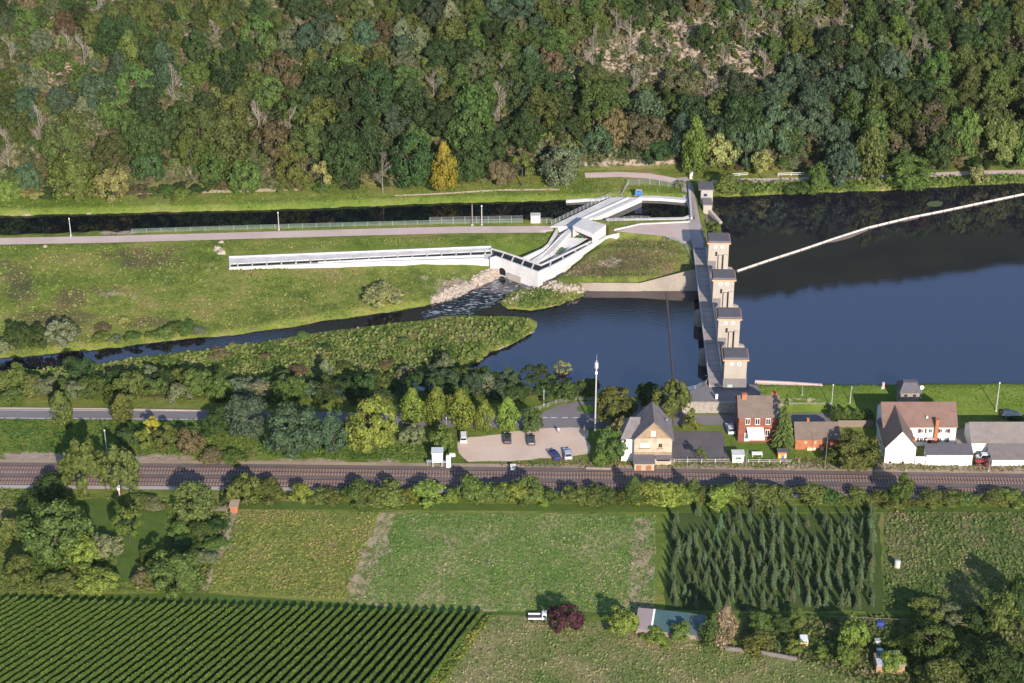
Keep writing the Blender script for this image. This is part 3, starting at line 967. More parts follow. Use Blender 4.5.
# ------------------------------------------------------------------ hillside forest
zone_x = lambda x: 'left' if x < 340 else ('middle' if x < 690 else 'right')
zone_y = lambda y: 'upper' if y < 70 else ('mid-height' if y < 130 else 'foot')
def foot_px(x):
    return np.interp(x, [0, 200, 430, 560, 690, 760, 1024], [190, 186, 180, 166, 164, 165, 163])
bare = [(690, 60, 80, 40), (610, 60, 45, 26), (60, 75, 50, 22), (205, 55, 40, 16), (790, 40, 60, 25), (640, 85, 40, 30)]
def rf(x, y):
    base = 15 + 13 * min(1, max(0, (y - 20) / 130))
    for bx, by, rx, ry in bare:
        if ((x - bx) / rx) ** 2 + ((y - by) / ry) ** 2 < 1:
            base *= 1.35
    return base
pts = poisson([(-30, -8), (1054, -8), (1054, 160), (700, 158), (560, 160), (430, 172), (0, 182), (-30, 182)], 0, 9000, 5, rf)
pts.sort(key=lambda p: -p[1])
KINDS = [('dark green', DGREEN, 30), ('mid green', MGREEN, 26), ('dull olive', OLIVE, 28), ('blue-green', BLUEG, 12), ('fresh green', FRESH, 5), ('grey-green', GREYG, 7), ('brownish', BROWN, 5), ('golden yellow', YELLOW, .5)]
rng0 = random.Random(17)
n_tree = 0
hash_n = lambda x, y: float(fbm(np.array([x]), np.array([y]), .012, 33)[0])
for x, y in pts:
    inb = any(((x - bx) / rx) ** 2 + ((y - by) / ry) ** 2 < 1 for bx, by, rx, ry in bare)
    wts = [k[2] for k in KINDS]
    if x > 800:
        wts = [34, 30, 24, 12, 9, 4, 3, 1]
    if 690 < x < 840 and 95 < y < 160:
        wts = [12, 14, 10, 50, 4, 8, 0, 0]
    if x < 330:
        wts = [26, 24, 36, 7, 4, 6, 6, 1]
    i = rng0.choices(range(len(KINDS)), wts)[0]
    nm, col, _ = KINDS[i]
    w = rf(x, y) * rng0.uniform(1.2, 1.8) * (.72 if inb else 1)
    hh = w * rng0.uniform(.95, 1.4)
    if (inb and rng0.random() < .55) or rng0.random() < (.10 if x < 340 else .06):
        p = PT(x, y)
        s = S(y, p.z)
        plant_tree('dead', p, w * .9 / s, w * rng0.uniform(1.1, 1.5) / s, (.3, .26, .22), f'bare grey dead tree among green crowns, {zone_y(y)} of the {zone_x(x)} hillside', 'tree', 'dead trees on the hillside')
        continue
    if n_tree >= 296:
        continue
    n_tree += 1
    kind = rng0.choice(['round', 'wide', 'oval', 'big', 'big', 'big'])
    p = PT(x, y)
    s = S(y, p.z)
    plant_tree(kind, p, w / s, max(hh, w * .8) / s, jig(tuple(.78 * q + .004 for q in col), .22), f'{nm} leafy tree in the forest, {zone_y(y)} of the {zone_x(x)} hillside', 'tree', f'{nm} trees of the hillside forest', 'forest_tree')
shr = poisson([(-20, -6), (1044, -6), (1044, 150), (560, 155), (430, 166), (-20, 176)], 11.5, 6000, 9)
for x, y in shr[:295]:
    nm, col, _ = rng0.choices(KINDS, [22, 22, 34, 12, 10, 12, 14, 0])[0]
    p = PT(x, y)
    s = S(y, p.z)
    w = rng0.uniform(8, 15) / s
    plant_shrub(p, w, w * rng0.uniform(.6, 1.0), jig(tuple(.78 * q + .004 for q in col), .25), f'low {nm} shrub between trees, {zone_y(y)} of the {zone_x(x)} hillside', 'shrub', f'{nm} shrubs of the hillside forest', 'forest_shrub')
# the many further crowns that close the canopy between the single trees
def mk_fast(name, V, mat, tint=None):
    n = len(V) // 4
    me_ = bpy.data.meshes.new(name)
    me_.vertices.add(len(V))
    me_.vertices.foreach_set('co', np.asarray(V, np.float32).ravel())
    me_.loops.add(len(V))
    me_.loops.foreach_set('vertex_index', np.arange(len(V), dtype=np.int32))
    me_.polygons.add(n)
    me_.polygons.foreach_set('loop_start', np.arange(0, len(V), 4, dtype=np.int32))
    me_.update(calc_edges=True)
    if tint is not None:
        at = me_.attributes.new('tint', 'FLOAT_COLOR', 'POINT')
        at.data.foreach_set('color', np.asarray(tint, np.float32).ravel())
    me_.materials.append(mat)
    return me_
m, nt, b = new_mat('canopy_leaves')
g_ = nt.nodes.new('ShaderNodeNewGeometry')
at_ = nt.nodes.new('ShaderNodeAttribute')
at_.attribute_name = 'tint'
nt.links.new(mixc(nt, 1.0, at_.outputs['Color'], ramp(nt, [(.7, .7, .65, 0), (1.1, 1.1, 1.05, .5), (1.65, 1.55, 1.3, 1)], g_.outputs['Random Per Island']), 'MULTIPLY'), b.inputs['Base Color'])
b.inputs['Roughness'].default_value = .7
b.inputs['Specular IOR Level'].default_value = .15
VV, TT = [], []
rgn = np.random.default_rng(404)
for x, y in poisson([(-25, -10), (1050, -10), (1050, 158), (700, 160), (560, 162), (430, 174), (0, 184), (-25, 184)], 7.5, 9000, 12):
    inb = any(((x - bx) / rx) ** 2 + ((y - by) / ry) ** 2 < 1 for bx, by, rx, ry in bare)
    if inb and rgn.random() < .55:
        continue
    p = PT(x, y)
    s = S(y, p.z)
    w = rgn.uniform(9, 17) / s
    h = w * rgn.uniform(.75, 1.25)
    cl = []
    for k in range(9):
        a_, q_ = rgn.uniform(0, 6.283), rgn.uniform(.05, .36)
        r_ = rgn.uniform(.13, .22)
        cl.append(((math.cos(a_) * q_, math.sin(a_) * q_, rgn.uniform(.25, .85 - q_ * .8)), (r_, r_, r_)))
    V, _ = leaf_cloud(rgn, cl, 55, .055, (0, 0, .3))
    VV.append(V * [w, w, h] + np.array(p))
    c_ = rng0.choices([k[1] for k in KINDS], [26, 24, 34, 6, 4, 14, 18, 0])[0]
    c_ = jig(tuple(.76 * q + .004 for q in c_), .25)
    TT.append(np.tile(np.array([*c_, 1.0]), (len(V), 1)))
o = bpy.data.objects.new('forest_canopy', mk_fast('forest_canopy', np.concatenate(VV), m, np.concatenate(TT)))
COL.objects.link(o)
stuff(o)
HILLP = [(-30, -14), (1054, -14), (1054, 163), (700, 164), (560, 168), (430, 180), (0, 190), (-30, 190)]
tufts('forest_undergrowth', HILLP, 42000, .62, [(.045, .06, .026), (.08, .09, .04), (.125, .115, .065), (.22, .175, .14)], zmax=2.2, seed=21)

# trees standing along the foot of the slope, one by one
B = 'tree'
FT = [
 ('round', 8, 204, 26, 30, FRESH, 'pale green bushy tree at the far left foot of the forest'),
 ('round', 30, 198, 28, 40, BLUEG, 'blue-green tree at the left foot of the forest beside an olive tree'),
 ('big', 76, 204, 56, 54, OLIVE, 'wide olive-green tree with its trunk showing above the canal bank'),
 ('round', 114, 206, 36, 44, PALEY, 'yellowish olive round tree right on the canal bank grass'),
 ('round', 150, 188, 34, 46, DGREEN, 'dark tree behind the gap in the bank footpath'),
 ('shrub', 182, 200, 28, 18, FRESH, 'fresh green bush between two pieces of the bank footpath'),
 ('round', 215, 186, 34, 40, MGREEN, 'mid green tree above the bank footpath'),
 ('round', 247, 198, 34, 42, MGREEN, 'green tree at the canal bank with a pale bush beside it'),
 ('round', 290, 190, 36, 48, OLIVE, 'olive tree at the forest edge over the canal'),
 ('airy', 322, 197, 24, 34, PALEY, 'thin pale green willow at the canal bank'),
 ('big', 345, 188, 46, 58, DGREEN, 'large dark green tree at the forest edge left of the grey bare tree'),
 ('dead', 383, 196, 34, 44, GREYG, 'half bare grey tree at the canal bank with spreading branches'),
 ('big', 412, 190, 48, 62, DGREEN, 'large dark tree directly left of the yellow tree'),
 ('cone', 444, 194, 30, 48, YELLOW, 'narrow bright yellow tree standing out on the canal bank'),
 ('big', 470, 186, 42, 56, DGREEN, 'large dark tree directly right of the yellow tree'),
 ('round', 500, 188, 28, 34, BROWN, 'brownish tree at the canal bank right of the dark trees'),
 ('airy', 522, 189, 28, 34, OLIVE, 'olive thin tree beside the grey-green rounded tree'),
 ('big', 560, 187, 46, 44, GREYG, 'grey-green rounded tree at the left end of the gravel path'),
 ('round', 596, 160, 32, 36, BLUEG, 'blue-green tree above the pale rock outcrop'),
 ('round', 655, 166, 28, 32, DGREEN, 'dark tree behind the bend of the gravel path'),
 ('oval', 694, 178, 28, 56, FRESH, 'tall fresh green tree behind the weir gatehouse'),
 ('round', 720, 172, 32, 42, PALEY, 'pale olive tree right of the weir gatehouse'),
 ('round', 745, 172, 38, 58, BLUEG, 'blue-green tree behind the right bank path'),
 ('airy', 762, 181, 24, 30, PALEY, 'yellowish bush-like tree at the start of the right bank path'),
 ('shrub', 726, 192, 26, 24, FRESH, 'fresh green bush on the bank beside the gatehouse'),
 ('shrub', 745, 194, 28, 20, FRESH, 'bright bush second from the gatehouse along the water'),
 ('shrub', 800, 194, 34, 20, MGREEN, 'mid green bush in the bank reeds below the path'),
 ('round', 818, 195, 26, 34, MGREEN, 'green tree leaning over the upper river bank'),
 ('round', 842, 186, 40, 50, BLUEG, 'bluish tree over the right bank path'),
 ('oval', 868, 185, 30, 56, OLIVE, 'olive tall tree beside the big bank tree'),
 ('big', 906, 192, 46, 40, MGREEN, 'big green tree overhanging the upper river'),
 ('round', 940, 172, 38, 50, DGREEN, 'dark tree behind the path right of the big bank tree'),
 ('shrub', 978, 186, 24, 28, PALEY, 'pale green bush on the river side of the right path'),
 ('round', 1000, 168, 42, 62, OLIVE, 'olive tree above the far right end of the path'),
 ('round', 1022, 168, 30, 54, MGREEN, 'green tree cut by the right picture edge above the path'),
 ('round', 780, 160, 44, 60, BLUEG, 'large blue-green tree over the white bench line'),
 ('round', 960, 166, 40, 66, MGREEN, 'tall green tree between two dark trees above the right path'),
]
for k, x, y, w, h, c, lab in FT:
    T(k, x, y, w, h, jig(c, .08), lab, 'shrub' if k == 'shrub' else 'tree', 'shrubs along the canal and river bank' if k == 'shrub' else None)
rgf = random.Random(303)
xf = -4.0
while xf < 1030:
    if not (575 < xf < 700):
        nm, col = rgf.choice([('dark green', DGREEN), ('mid green', MGREEN), ('olive', OLIVE), ('grey-green', GREYG), ('pale', PALEY), ('brownish', BROWN)])
        T('shrub', xf, float(foot_px(xf)) + rgf.uniform(3, 9 if xf < 575 else 5), rgf.uniform(14, 26), rgf.uniform(10, 18), jig(tuple(.85 * q for q in col), .2),
          f'{nm} bush at the forest edge above the grass, {zone_x(xf)} part', 'shrub', 'bushes of the forest edge')
    xf += rgf.uniform(9, 17)
tufts('bank_vegetation', [(712, 186), (760, 184), (850, 182), (1040, 176), (1040, 183), (960, 187), (870, 191), (770, 195), (712, 197)], 3600, .42, [(.06, .10, .025), (.11, .16, .035), (.17, .19, .07)], zmax=1.4, seed=31)
tufts('bank_grass', [(0, 196), (200, 190), (430, 184), (580, 178), (680, 184), (690, 198), (570, 199), (430, 203), (250, 209), (0, 214)], 4500, .26, [(.07, .115, .022), (.11, .18, .03), (.17, .21, .06)], zmax=.35, seed=32)

# ------------------------------------------------------------------ meadow, river island and the belts by the water
MEADOW = [(0, 247), (225, 243), (460, 238), (548, 238), (540, 262), (497, 272), (470, 288), (430, 302), (330, 320), (220, 334), (140, 343), (60, 350), (0, 356)]
not_fish = lambda p: True
def off_fish(p):
    x, y = project(p[:, 0], p[:, 1], p[:, 2])
    return ~((x > 226) & (y > 245 + (490 - x) * .02) & (y < 271 + (490 - x) * -.01) & (x < 505)) & ~((x > 490) & (y > 243))
tufts('meadow_weeds', MEADOW, 15000, .26, [(.06, .10, .022), (.14, .185, .04), (.21, .22, .07), (.24, .175, .09)], zmax=.35, seed=41, ok=off_fish)
ISLE = [(0, 374), (97, 366), (183, 354), (262, 344), (330, 334), (420, 323), (470, 319), (530, 321), (532, 333), (490, 354), (480, 362), (450, 374), (380, 382), (300, 385), (200, 392), (0, 392)]
tufts('island_scrub', ISLE, 16000, .40, [(.05, .085, .022), (.11, .155, .035), (.16, .185, .055), (.21, .19, .09)], zmax=.9, seed=42)
tufts('island_scrub', [(503, 306), (500, 303), (510, 293), (540, 289), (586, 294), (582, 298), (560, 305), (530, 309)], 1200, .38, [(.06, .10, .025), (.13, .17, .04), (.2, .19, .08)], zmax=.4, seed=43)
def belt(poly, r, n, seed, cols, wr, hr, lab, group, shrub=.6, kinds=('round', 'airy', 'wide')):
    rg = random.Random(seed)
    pp = poisson(poly, r, n, seed)
    pp.sort(key=lambda p: p[1])
    for x, y in pp:
        nm, c = rg.choice(cols)
        w = rg.uniform(*wr)
        h = w * rg.uniform(*hr)
        side = 'left' if x < 200 else ('middle' if x < 400 else 'right')
        if rg.random() < shrub:
            T('shrub', x, y, w, h, jig(c, .15), f'{nm} bush {lab}, {side} part', 'shrub', 'bushes ' + group)
        else:
            T(rg.choice(kinds), x, y, w, h * 1.1, jig(c, .15), f'small {nm} tree {lab}, {side} part', 'tree', 'small trees ' + group)
CB = [('dark green', DGREEN), ('mid green', MGREEN), ('olive', OLIVE), ('grey-green', GREYG), ('mid green', MGREEN)]
belt([(0, 403), (0, 392), (90, 388), (180, 384), (200, 396), (290, 394), (290, 403), (100, 405)], 15, 900, 61, CB, (20, 32), (.75, 1.1), 'in the belt between road and stream', 'between road and stream', .5)
belt([(190, 396), (250, 386), (290, 388), (300, 398), (210, 402)], 15, 300, 62, CB, (20, 30), (.7, 1.0), 'south of the island scrub', 'by the island', .6)
belt([(300, 398), (370, 393), (440, 392), (480, 386), (590, 391), (594, 400), (480, 401), (440, 403), (300, 408)], 13, 900, 63, [('dark green', DGREEN), ('mid green', MGREEN), ('blue-green', BLUEG), ('dark green', DGREEN)], (22, 34), (.75, 1.0), 'on the pool shore behind the lime trees', 'on the pool shore', .7)
belt([(0, 355), (0, 345), (70, 340), (85, 345), (50, 351)], 16, 300, 64, [('dark green', DGREEN), ('grey-green', GREYG), ('mid green', MGREEN)], (24, 34), (.8, 1.0), 'on the north bank of the stream', 'on the stream bank', .5)
belt([(100, 346), (100, 338), (200, 326), (200, 337), (150, 342)], 12, 300, 65, [('olive', OLIVE), ('mid green', MGREEN), ('grey-green', GREYG)], (14, 24), (.5, .8), 'low on the meadow edge above the stream', 'on the meadow edge', 1)
belt([(200, 360), (330, 350), (460, 345), (450, 370), (330, 378), (220, 378)], 36, 300, 66, [('olive', OLIVE), ('dark green', DGREEN), ('brownish', BROWN)], (14, 26), (.45, .7), 'in the scrub of the river island', 'on the river island', 1)
for k, x, y, w, h, c, lab in [
 ('round', 63, 349, 32, 32, GREYG, 'grey-green rounded bush tree at the meadow corner above the stream'),
 ('oval', 326, 384, 18, 24, GREYG, 'pale grey-green willow bush standing in the back channel'),
 ('round', 443, 380, 22, 28, GREYG, 'silvery willow at the tip of the back channel'),
 ('round', 404, 384, 20, 20, GREYG, 'greyish bush at the back channel under the island'),
 ('round', 485, 396, 24, 26, GREYG, 'grey-green tree at the pool shore left of the olive bush'),
 ('shrub', 515, 392, 32, 20, OLIVE, 'olive broad bush on the pool shore'),
 ('airy', 563, 378, 19, 17, PALEY, 'pale blossoming small tree on the pool shore tip'),
 ('round', 566, 402, 24, 24, MGREEN, 'bright rounded bush at the pool shore right end'),
 ('shrub', 590, 392, 20, 20, DGREEN, 'dark bush at the right tip of the pool shore'),
 ('shrub', 385, 302, 48, 12, PALEY, 'broad whitish flowering bush in the meadow above the rapids'),
 ('shrub', 124, 322, 12, 8, PALEY, 'pale yellow bush in the weedy corner of the meadow'),
 ('shrub', 104, 330, 18, 9, BROWN, 'brownish low bush in the weedy corner of the meadow'),
 ('shrub', 5, 266, 10, 7, GREYG, 'small grey bush at the left edge of the meadow'),
 ('shrub', 233, 349, 12, 9, PALEY, 'yellowish tuft bush on the stream bank of the island'),
 ('shrub', 303, 340, 18, 9, FRESH, 'fresh green bush on the stream bank of the island'),
]:
    T(k, x, y, w, h, jig(c, .05), lab, 'shrub' if k == 'shrub' else 'tree')
# ------------------------------------------------------------------ trees by the road and the railway
for k, x, y, w, h, c, lab in [
 ('oval', 62, 429, 25, 37, OLIVE, 'slim olive tree in front of the road near the left edge'),
 ('oval', 123, 423, 24, 29, OLIVE, 'short olive tree in front of the road, right of the slim one'),
 ('weep', 87, 498, 54, 60, OLIVE, 'big drooping olive tree on the railway, larger of the pair'),
 ('weep', 122, 496, 42, 50, OLIVE, 'drooping olive tree on the railway, smaller of the pair'),
 ('airy', 143, 456, 22, 26, LIME, 'yellow-green small tree on the dry verge by the lamp mast'),
 ('airy', 152, 440, 22, 24, YELLOW, 'yellow tinted small tree below the road'),
 ('round', 165, 448, 30, 26, OLIVE, 'dull olive bush tree below the road'),
 ('round', 190, 456, 28, 28, BROWN, 'brownish pale tree beside the dry verge'),
 ('round', 130, 446, 26, 24, DGREEN, 'dark low tree beside the lamp mast'),
 ('round', 217, 436, 34, 34, DGREEN, 'dark green tree where the road disappears'),
 ('shrub', 236, 462, 28, 18, FRESH, 'fresh green bush in front of the dark trees'),
 ('shrub', 212, 460, 26, 14, BROWN, 'reddish brown bush on the dry verge'),
 ('big', 247, 440, 46, 52, BLUEG, 'tall blue-green tree second in the tree row beside the railway'),
 ('big', 294, 459, 60, 64, BLUEG, 'largest blue-green tree of the row beside the railway'),
 ('big', 335, 455, 36, 48, BLUEG, 'narrower blue-green tree beside the yellow-green one'),
 ('big', 373, 452, 58, 66, LIME, 'large yellow-green tree at the end of the dark row'),
 ('round', 356, 402, 24, 20, DGREEN, 'dark tree at the back channel behind the yellow-green tree'),
 ('round', 290, 404, 40, 34, MGREEN, 'mid green tree behind the largest blue-green tree'),
 ('round', 323, 402, 30, 30, DGREEN, 'dark green tree between blue-green crowns and channel'),
 ('oval', 413, 425, 27, 36, LIME, 'first lime-green roadside tree from the left'),
 ('oval', 437, 426, 29, 38, LIME, 'second roadside tree, beside the first lime-green one'),
 ('oval', 460, 430, 31, 40, LIME, 'widest roadside tree left of the parked white car'),
 ('oval', 485, 431, 25, 30, LIME, 'roadside tree between white and dark parked cars'),
 ('oval', 508, 431, 25, 33, LIME, 'roadside tree directly behind the dark parked car'),
 ('round', 532, 434, 23, 29, MGREEN, 'darker green tree at the right end of the parking row'),
 ('round', 443, 452, 27, 29, FRESH, 'bright green tree above the white trackside container'),
 ('round', 413, 445, 26, 24, GREYG, 'dull grey-green tree left of the bright green one'),
 ('big', 613, 427, 42, 46, OLIVE, 'olive tree left behind the yellow gabled house'),
 ('weep', 673, 429, 44, 48, OLIVE, 'weeping tree right behind the yellow gabled house'),
 ('airy', 672, 398, 18, 18, PALEY, 'pale crown showing above the weeping tree'),
 ('shrub', 690, 431, 18, 20, LIME, 'yellow-green bush at the foot of the weeping tree'),
 ('round', 648, 404, 26, 24, DGREEN, 'dark tree behind the ridge of the yellow house'),
 ('round', 612, 464, 30, 42, MGREEN, 'green tree beside the yellow house on the railway side'),
 ('airy', 620, 450, 18, 34, PALEY, 'thin yellowish tree leaning on the yellow house'),
 ('shrub', 603, 465, 22, 24, FRESH, 'bright bush at the parking corner near the yellow house'),
 ('airy', 700, 466, 15, 19, FRESH, 'little tree alone before the dark yard'),
 ('spruce', 783, 452, 23, 62, OLIVE, 'tall conifer beside the red brick house'),
 ('big', 853, 470, 46, 42, OLIVE, 'large rounded bush tree left of the white farmhouse'),
 ('shrub', 834, 465, 26, 22, MGREEN, 'dark bush at the corner of the low brick house'),
 ('shrub', 872, 468, 20, 26, DGREEN, 'dark bush touching the white gable wall'),
 ('cone', 835, 421, 15, 15, MGREEN, 'first conifer-like hedge shrub of the fence row'),
 ('cone', 846, 421, 14, 14, FRESH, 'second hedge shrub of the fence row'),
 ('cone', 856, 422, 14, 14, MGREEN, 'third hedge shrub of the fence row'),
 ('cone', 867, 422, 14, 14, FRESH, 'fourth hedge shrub of the fence row'),
 ('round', 900, 507, 29, 36, MGREEN, 'single bright tree on the railway before the farmhouse'),
 ('shrub', 1016, 422, 16, 9, DGREEN, 'dark bush behind the grey barn roof'),
]:
    T(k, x, y, w, h, jig(c, .06), lab, 'shrub' if k == 'shrub' else 'tree')
rg = random.Random(77)
x = 222.0
SHC = [('olive', OLIVE), ('mid green', MGREEN), ('fresh green', FRESH), ('yellow-green', LIME), ('olive', OLIVE)]
while x < 1030:
    w = rg.uniform(16, 34)
    low = x > 800
    hgt = rg.uniform(.62, .95) * w if not low else rg.uniform(.35, .7) * w
    gap = rg.random() < .05
    nm, c = rg.choice(SHC)
    yb = np.interp(x, [220, 640, 1030], [501.5, 503, 506])
    if x < 350:
        w, hgt = w * 1.2, min(30, hgt * 1.25)
    seg = ('beside the crop field' if x < 390 else 'beside the mown field' if x < 655 else 'beside the spruce field' if x < 880 else 'beside the allotments')
    if not gap:
        T('shrub', x + w / 2, yb + rg.uniform(-2, 1), w * 1.15, hgt * 1.1, jig(c, .12), f'{nm} shrub in the lineside hedge, {seg}', 'shrub', 'shrubs of the lineside hedge')
    x += w * .64
for k, x, y, w, h, c, lab in [
 ('round', 530, 503, 28, 30, OLIVE, 'tallest olive shrub tree of the lineside hedge, near the middle field'),
 ('cone', 634, 504, 24, 28, MGREEN, 'pointed green tree in the lineside hedge below the yellow house'),
 ('cone', 693, 504, 20, 26, MGREEN, 'pointed green tree in the lineside hedge beside the small tree'),
 ('round', 195, 520, 46, 40, OLIVE, 'large olive tree at the shed corner of the orchard'),
 ('round', 245, 505, 32, 36, OLIVE, 'olive tree where the lineside hedge starts beside the shed'),
 ('round', 50, 498, 44, 24, DGREEN, 'dark tree under the railway at the left garden'),
 ('big', 58, 562, 74, 70, (.075, .11, .03), 'largest mid green tree of the left garden'),
 ('round', 84, 566, 38, 34, LIME, 'bright tree beside the largest garden tree'),
 ('big', 178, 594, 60, 50, (.085, .118, .03), 'large round green tree beside the vineyard lane'),
 ('round', 97, 592, 44, 28, LIME, 'low yellow-green tree on the vineyard lane'),
 ('round', 20, 590, 30, 40, OLIVE, 'olive tree at the left edge above the vineyard'),
 ('airy', 130, 546, 32, 40, FRESH, 'loose fruit tree in the garden lawn'),
 ('round', 105, 556, 34, 26, GREYG, 'grey-green bush tree in the garden lawn'),
 ('round', 148, 560, 18, 18, MGREEN, 'small round tree at the lawn edge'),
 ('shrub', 135, 508, 30, 16, OLIVE, 'olive bush below the railway in the garden'),
 ('shrub', 155, 508, 22, 16, GREYG, 'grey-green bush below the railway in the garden'),
 ('shrub', 200, 536, 30, 20, MGREEN, 'mid green bush in the orchard, upper one'),
 ('shrub', 180, 536, 24, 20, FRESH, 'fresh bush in the orchard beside the mid green one'),
 ('shrub', 213, 530, 30, 18, DGREEN, 'dark bush in the orchard under the shed'),
 ('shrub', 213, 549, 28, 18, MGREEN, 'green bush along the field edge of the orchard'),
 ('shrub', 205, 562, 30, 20, GREYG, 'pale bush along the field edge of the orchard'),
 ('shrub', 185, 550, 30, 20, DGREEN, 'dark bush in the middle of the orchard'),
 ('shrub', 226, 503, 16, 15, DGREEN, 'dark round bush behind the little shed'),
 ('shrub', 10, 540, 24, 30, OLIVE, 'olive bush at the left picture edge in the garden'),
 ('shrub', 25, 574, 20, 18, BLUEG, 'bluish bush beside the largest garden tree'),
 ('shrub', 140, 585, 22, 24, BROWN, 'brownish bush between the two lane trees'),
 ('shrub', 60, 590, 40, 10, OLIVE, 'low olive bush along the vineyard lane'),
 ('round', 565, 633, 36, 34, PURPLE, 'dark purple-leaved shrub beside the flat trailer'),
 ('round', 622, 636, 33, 34, LIME, 'yellow-green round tree at the end of the teal roofed shed'),
 ('round', 680, 642, 22, 24, FRESH, 'fresh green bush before the teal roof'),
 ('shrub', 655, 643, 34, 11, LIME, 'yellowish low hedge before the teal roofed shed'),
 ('cone', 712, 648, 28, 36, MGREEN, 'green conifer next to the withered brown tree'),
 ('shrub', 757, 650, 34, 26, OLIVE, 'olive bush right of the withered brown tree'),
 ('round', 760, 632, 26, 24, MGREEN, 'green tree behind the olive bush'),
 ('round', 797, 628, 22, 24, OLIVE, 'olive tree above the little caravan'),
 ('airy', 795, 656, 18, 18, LIME, 'lime-coloured sapling by the caravan'),
 ('airy', 820, 658, 14, 10, LIME, 'tiny yellow sapling on the bare patch'),
 ('round', 852, 650, 34, 42, LIME, 'yellow-green tree left of the garden gate'),
 ('round', 846, 665, 22, 26, FRESH, 'fresh green tree beside the patchwork shed'),
 ('shrub', 780, 630, 26, 20, DGREEN, 'dark bush behind the stone wall'),
 ('big', 930, 660, 50, 46, MGREEN, 'broad green tree right of the patchwork shed'),
 ('round', 925, 622, 36, 26, OLIVE, 'olive tree on the garden track'),
 ('round', 950, 625, 30, 24, GREYG, 'grey-green tree on the garden track'),
 ('airy', 998, 640, 40, 48, OLIVE, 'pine-like tree with its trunk showing at the right garden'),
 ('round', 1020, 620, 34, 50, DGREEN, 'dark tree at the right edge of the garden'),
 ('big', 990, 690, 66, 56, DGREEN, 'large dark tree at the bottom right corner'),
 ('big', 940, 694, 52, 40, OLIVE, 'olive tree at the bottom edge left of the dark one'),
 ('round', 1022, 686, 30, 50, DGREEN, 'dark tree at the very bottom right'),
 ('round', 892, 672, 26, 24, LIME, 'lime tree in front of the patchwork shed'),
 ('shrub', 905, 650, 26, 20, FRESH, 'fresh bush between shed and broad tree'),
 ('round', 978, 630, 36, 30, DGREEN, 'dark tree behind the pine-like tree'),
]:
    T(k, x, y, w, h, jig(c, .05), lab, 'shrub' if k == 'shrub' else 'tree')
o = T('cone', 724, 650, 32, 46, (.20, .145, .105), 'withered pale brown tree beside the green conifer')
# garden scrub and grass
tufts('garden_scrub', [(0, 490), (235, 505), (205, 592), (0, 592)], 6000, .36, [(.04, .075, .02), (.07, .12, .025), (.12, .13, .04), (.17, .13, .08)], zmax=.7, seed=51, ok=lambda p: sdist(polyP([(72, 499), (128, 501), (168, 503), (166, 540), (150, 560), (140, 587), (118, 580), (116, 552), (88, 530)], 0), p[:, 0], p[:, 1]) > .3)
tufts('garden_scrub', [(745, 618), (1030, 618), (1030, 690), (880, 690), (740, 640)], 7000, .36, [(.03, .055, .018), (.06, .09, .025), (.11, .12, .04), (.14, .11, .07)], zmax=.8, seed=52)
tufts('verge_grass', [(0, 420), (205, 421), (300, 440), (450, 445), (450, 462), (0, 452)], 6000, .3, [(.04, .085, .02), (.07, .13, .025), (.11, .15, .035)], zmax=.4, seed=53)
tufts('verge_grass', [(590, 459), (1024, 458), (1024, 472), (500, 467), (500, 463)], 2500, .3, [(.09, .11, .03), (.17, .14, .07), (.26, .2, .13)], zmax=.25, seed=54)
tufts('crop_plants', [(240, 510), (380, 513), (344, 600), (208, 592)], 9000, .24, [(.08, .125, .027), (.155, .19, .04), (.21, .21, .055), (.21, .17, .075)], zmax=.3, seed=55)
tufts('meadow_grass', [(386, 514), (655, 516), (653, 611), (430, 609), (350, 602)], 11000, .22, [(.075, .135, .03), (.115, .19, .042), (.165, .205, .058), (.28, .24, .14)], zmax=.2, seed=56)
tufts('foreground_grass', [(492, 617), (625, 625), (700, 641), (800, 656), (868, 678), (870, 690), (442, 690)], 7000, .24, [(.09, .14, .036), (.14, .175, .052), (.21, .20, .085), (.27, .225, .13)], zmax=.25, seed=57)
tufts('allotment_plants', [(885, 513), (1030, 513), (1030, 612), (886, 610)], 6500, .28, [(.055, .095, .022), (.095, .145, .035), (.15, .16, .055), (.19, .16, .085)], zmax=.5, seed=58)
tufts('dyke_grass', [(757, 385), (1030, 385), (1030, 409), (757, 402)], 1800, .2, [(.07, .14, .02), (.10, .19, .025), (.14, .22, .04)], zmax=.15, seed=59)
tufts('mound_grass', [(560, 276), (590, 258), (622, 236), (660, 238), (680, 248), (692, 268), (650, 280), (640, 280)], 2400, .25, [(.10, .11, .04), (.16, .145, .06), (.24, .175, .11)], zmax=.15, seed=60)

# ------------------------------------------------------------------ spruce plantation
rg = random.Random(88)
X0, X1, Y0, Y1 = 662, 880, 508, 611
rows = 15
for r in range(rows):
    py = Y0 + 3 + (Y1 - Y0 - 3) * (r + .5) / rows
    n = 19
    for k in range(n):
        if rg.random() < (.40 if r < 3 else .16 if r < 6 else .05):
            continue
        px = X0 + 8 + (X1 - X0 - 12) * (k + .5 + rg.uniform(-.3, .3)) / n
        p = PT(px, py + rg.uniform(-2.5, 2.5))
        hgt = rg.uniform(2.7, 4.6) * (1.0 if r < rows - 3 else .95)
        if k in (0, 1, n - 1) and rg.random() < .5:
            hgt *= 1.2
        place = 'front edge' if r >= rows - 2 else ('back edge' if r < 3 else 'middle')
        plant_tree('spruce', p, hgt * rg.uniform(.38, .46), hgt * rg.uniform(.85, 1.1), jig((.10, .14, .075), .18), f'dark green narrow spruce in the tree plantation, {place}', 'tree', 'spruces of the plantation')

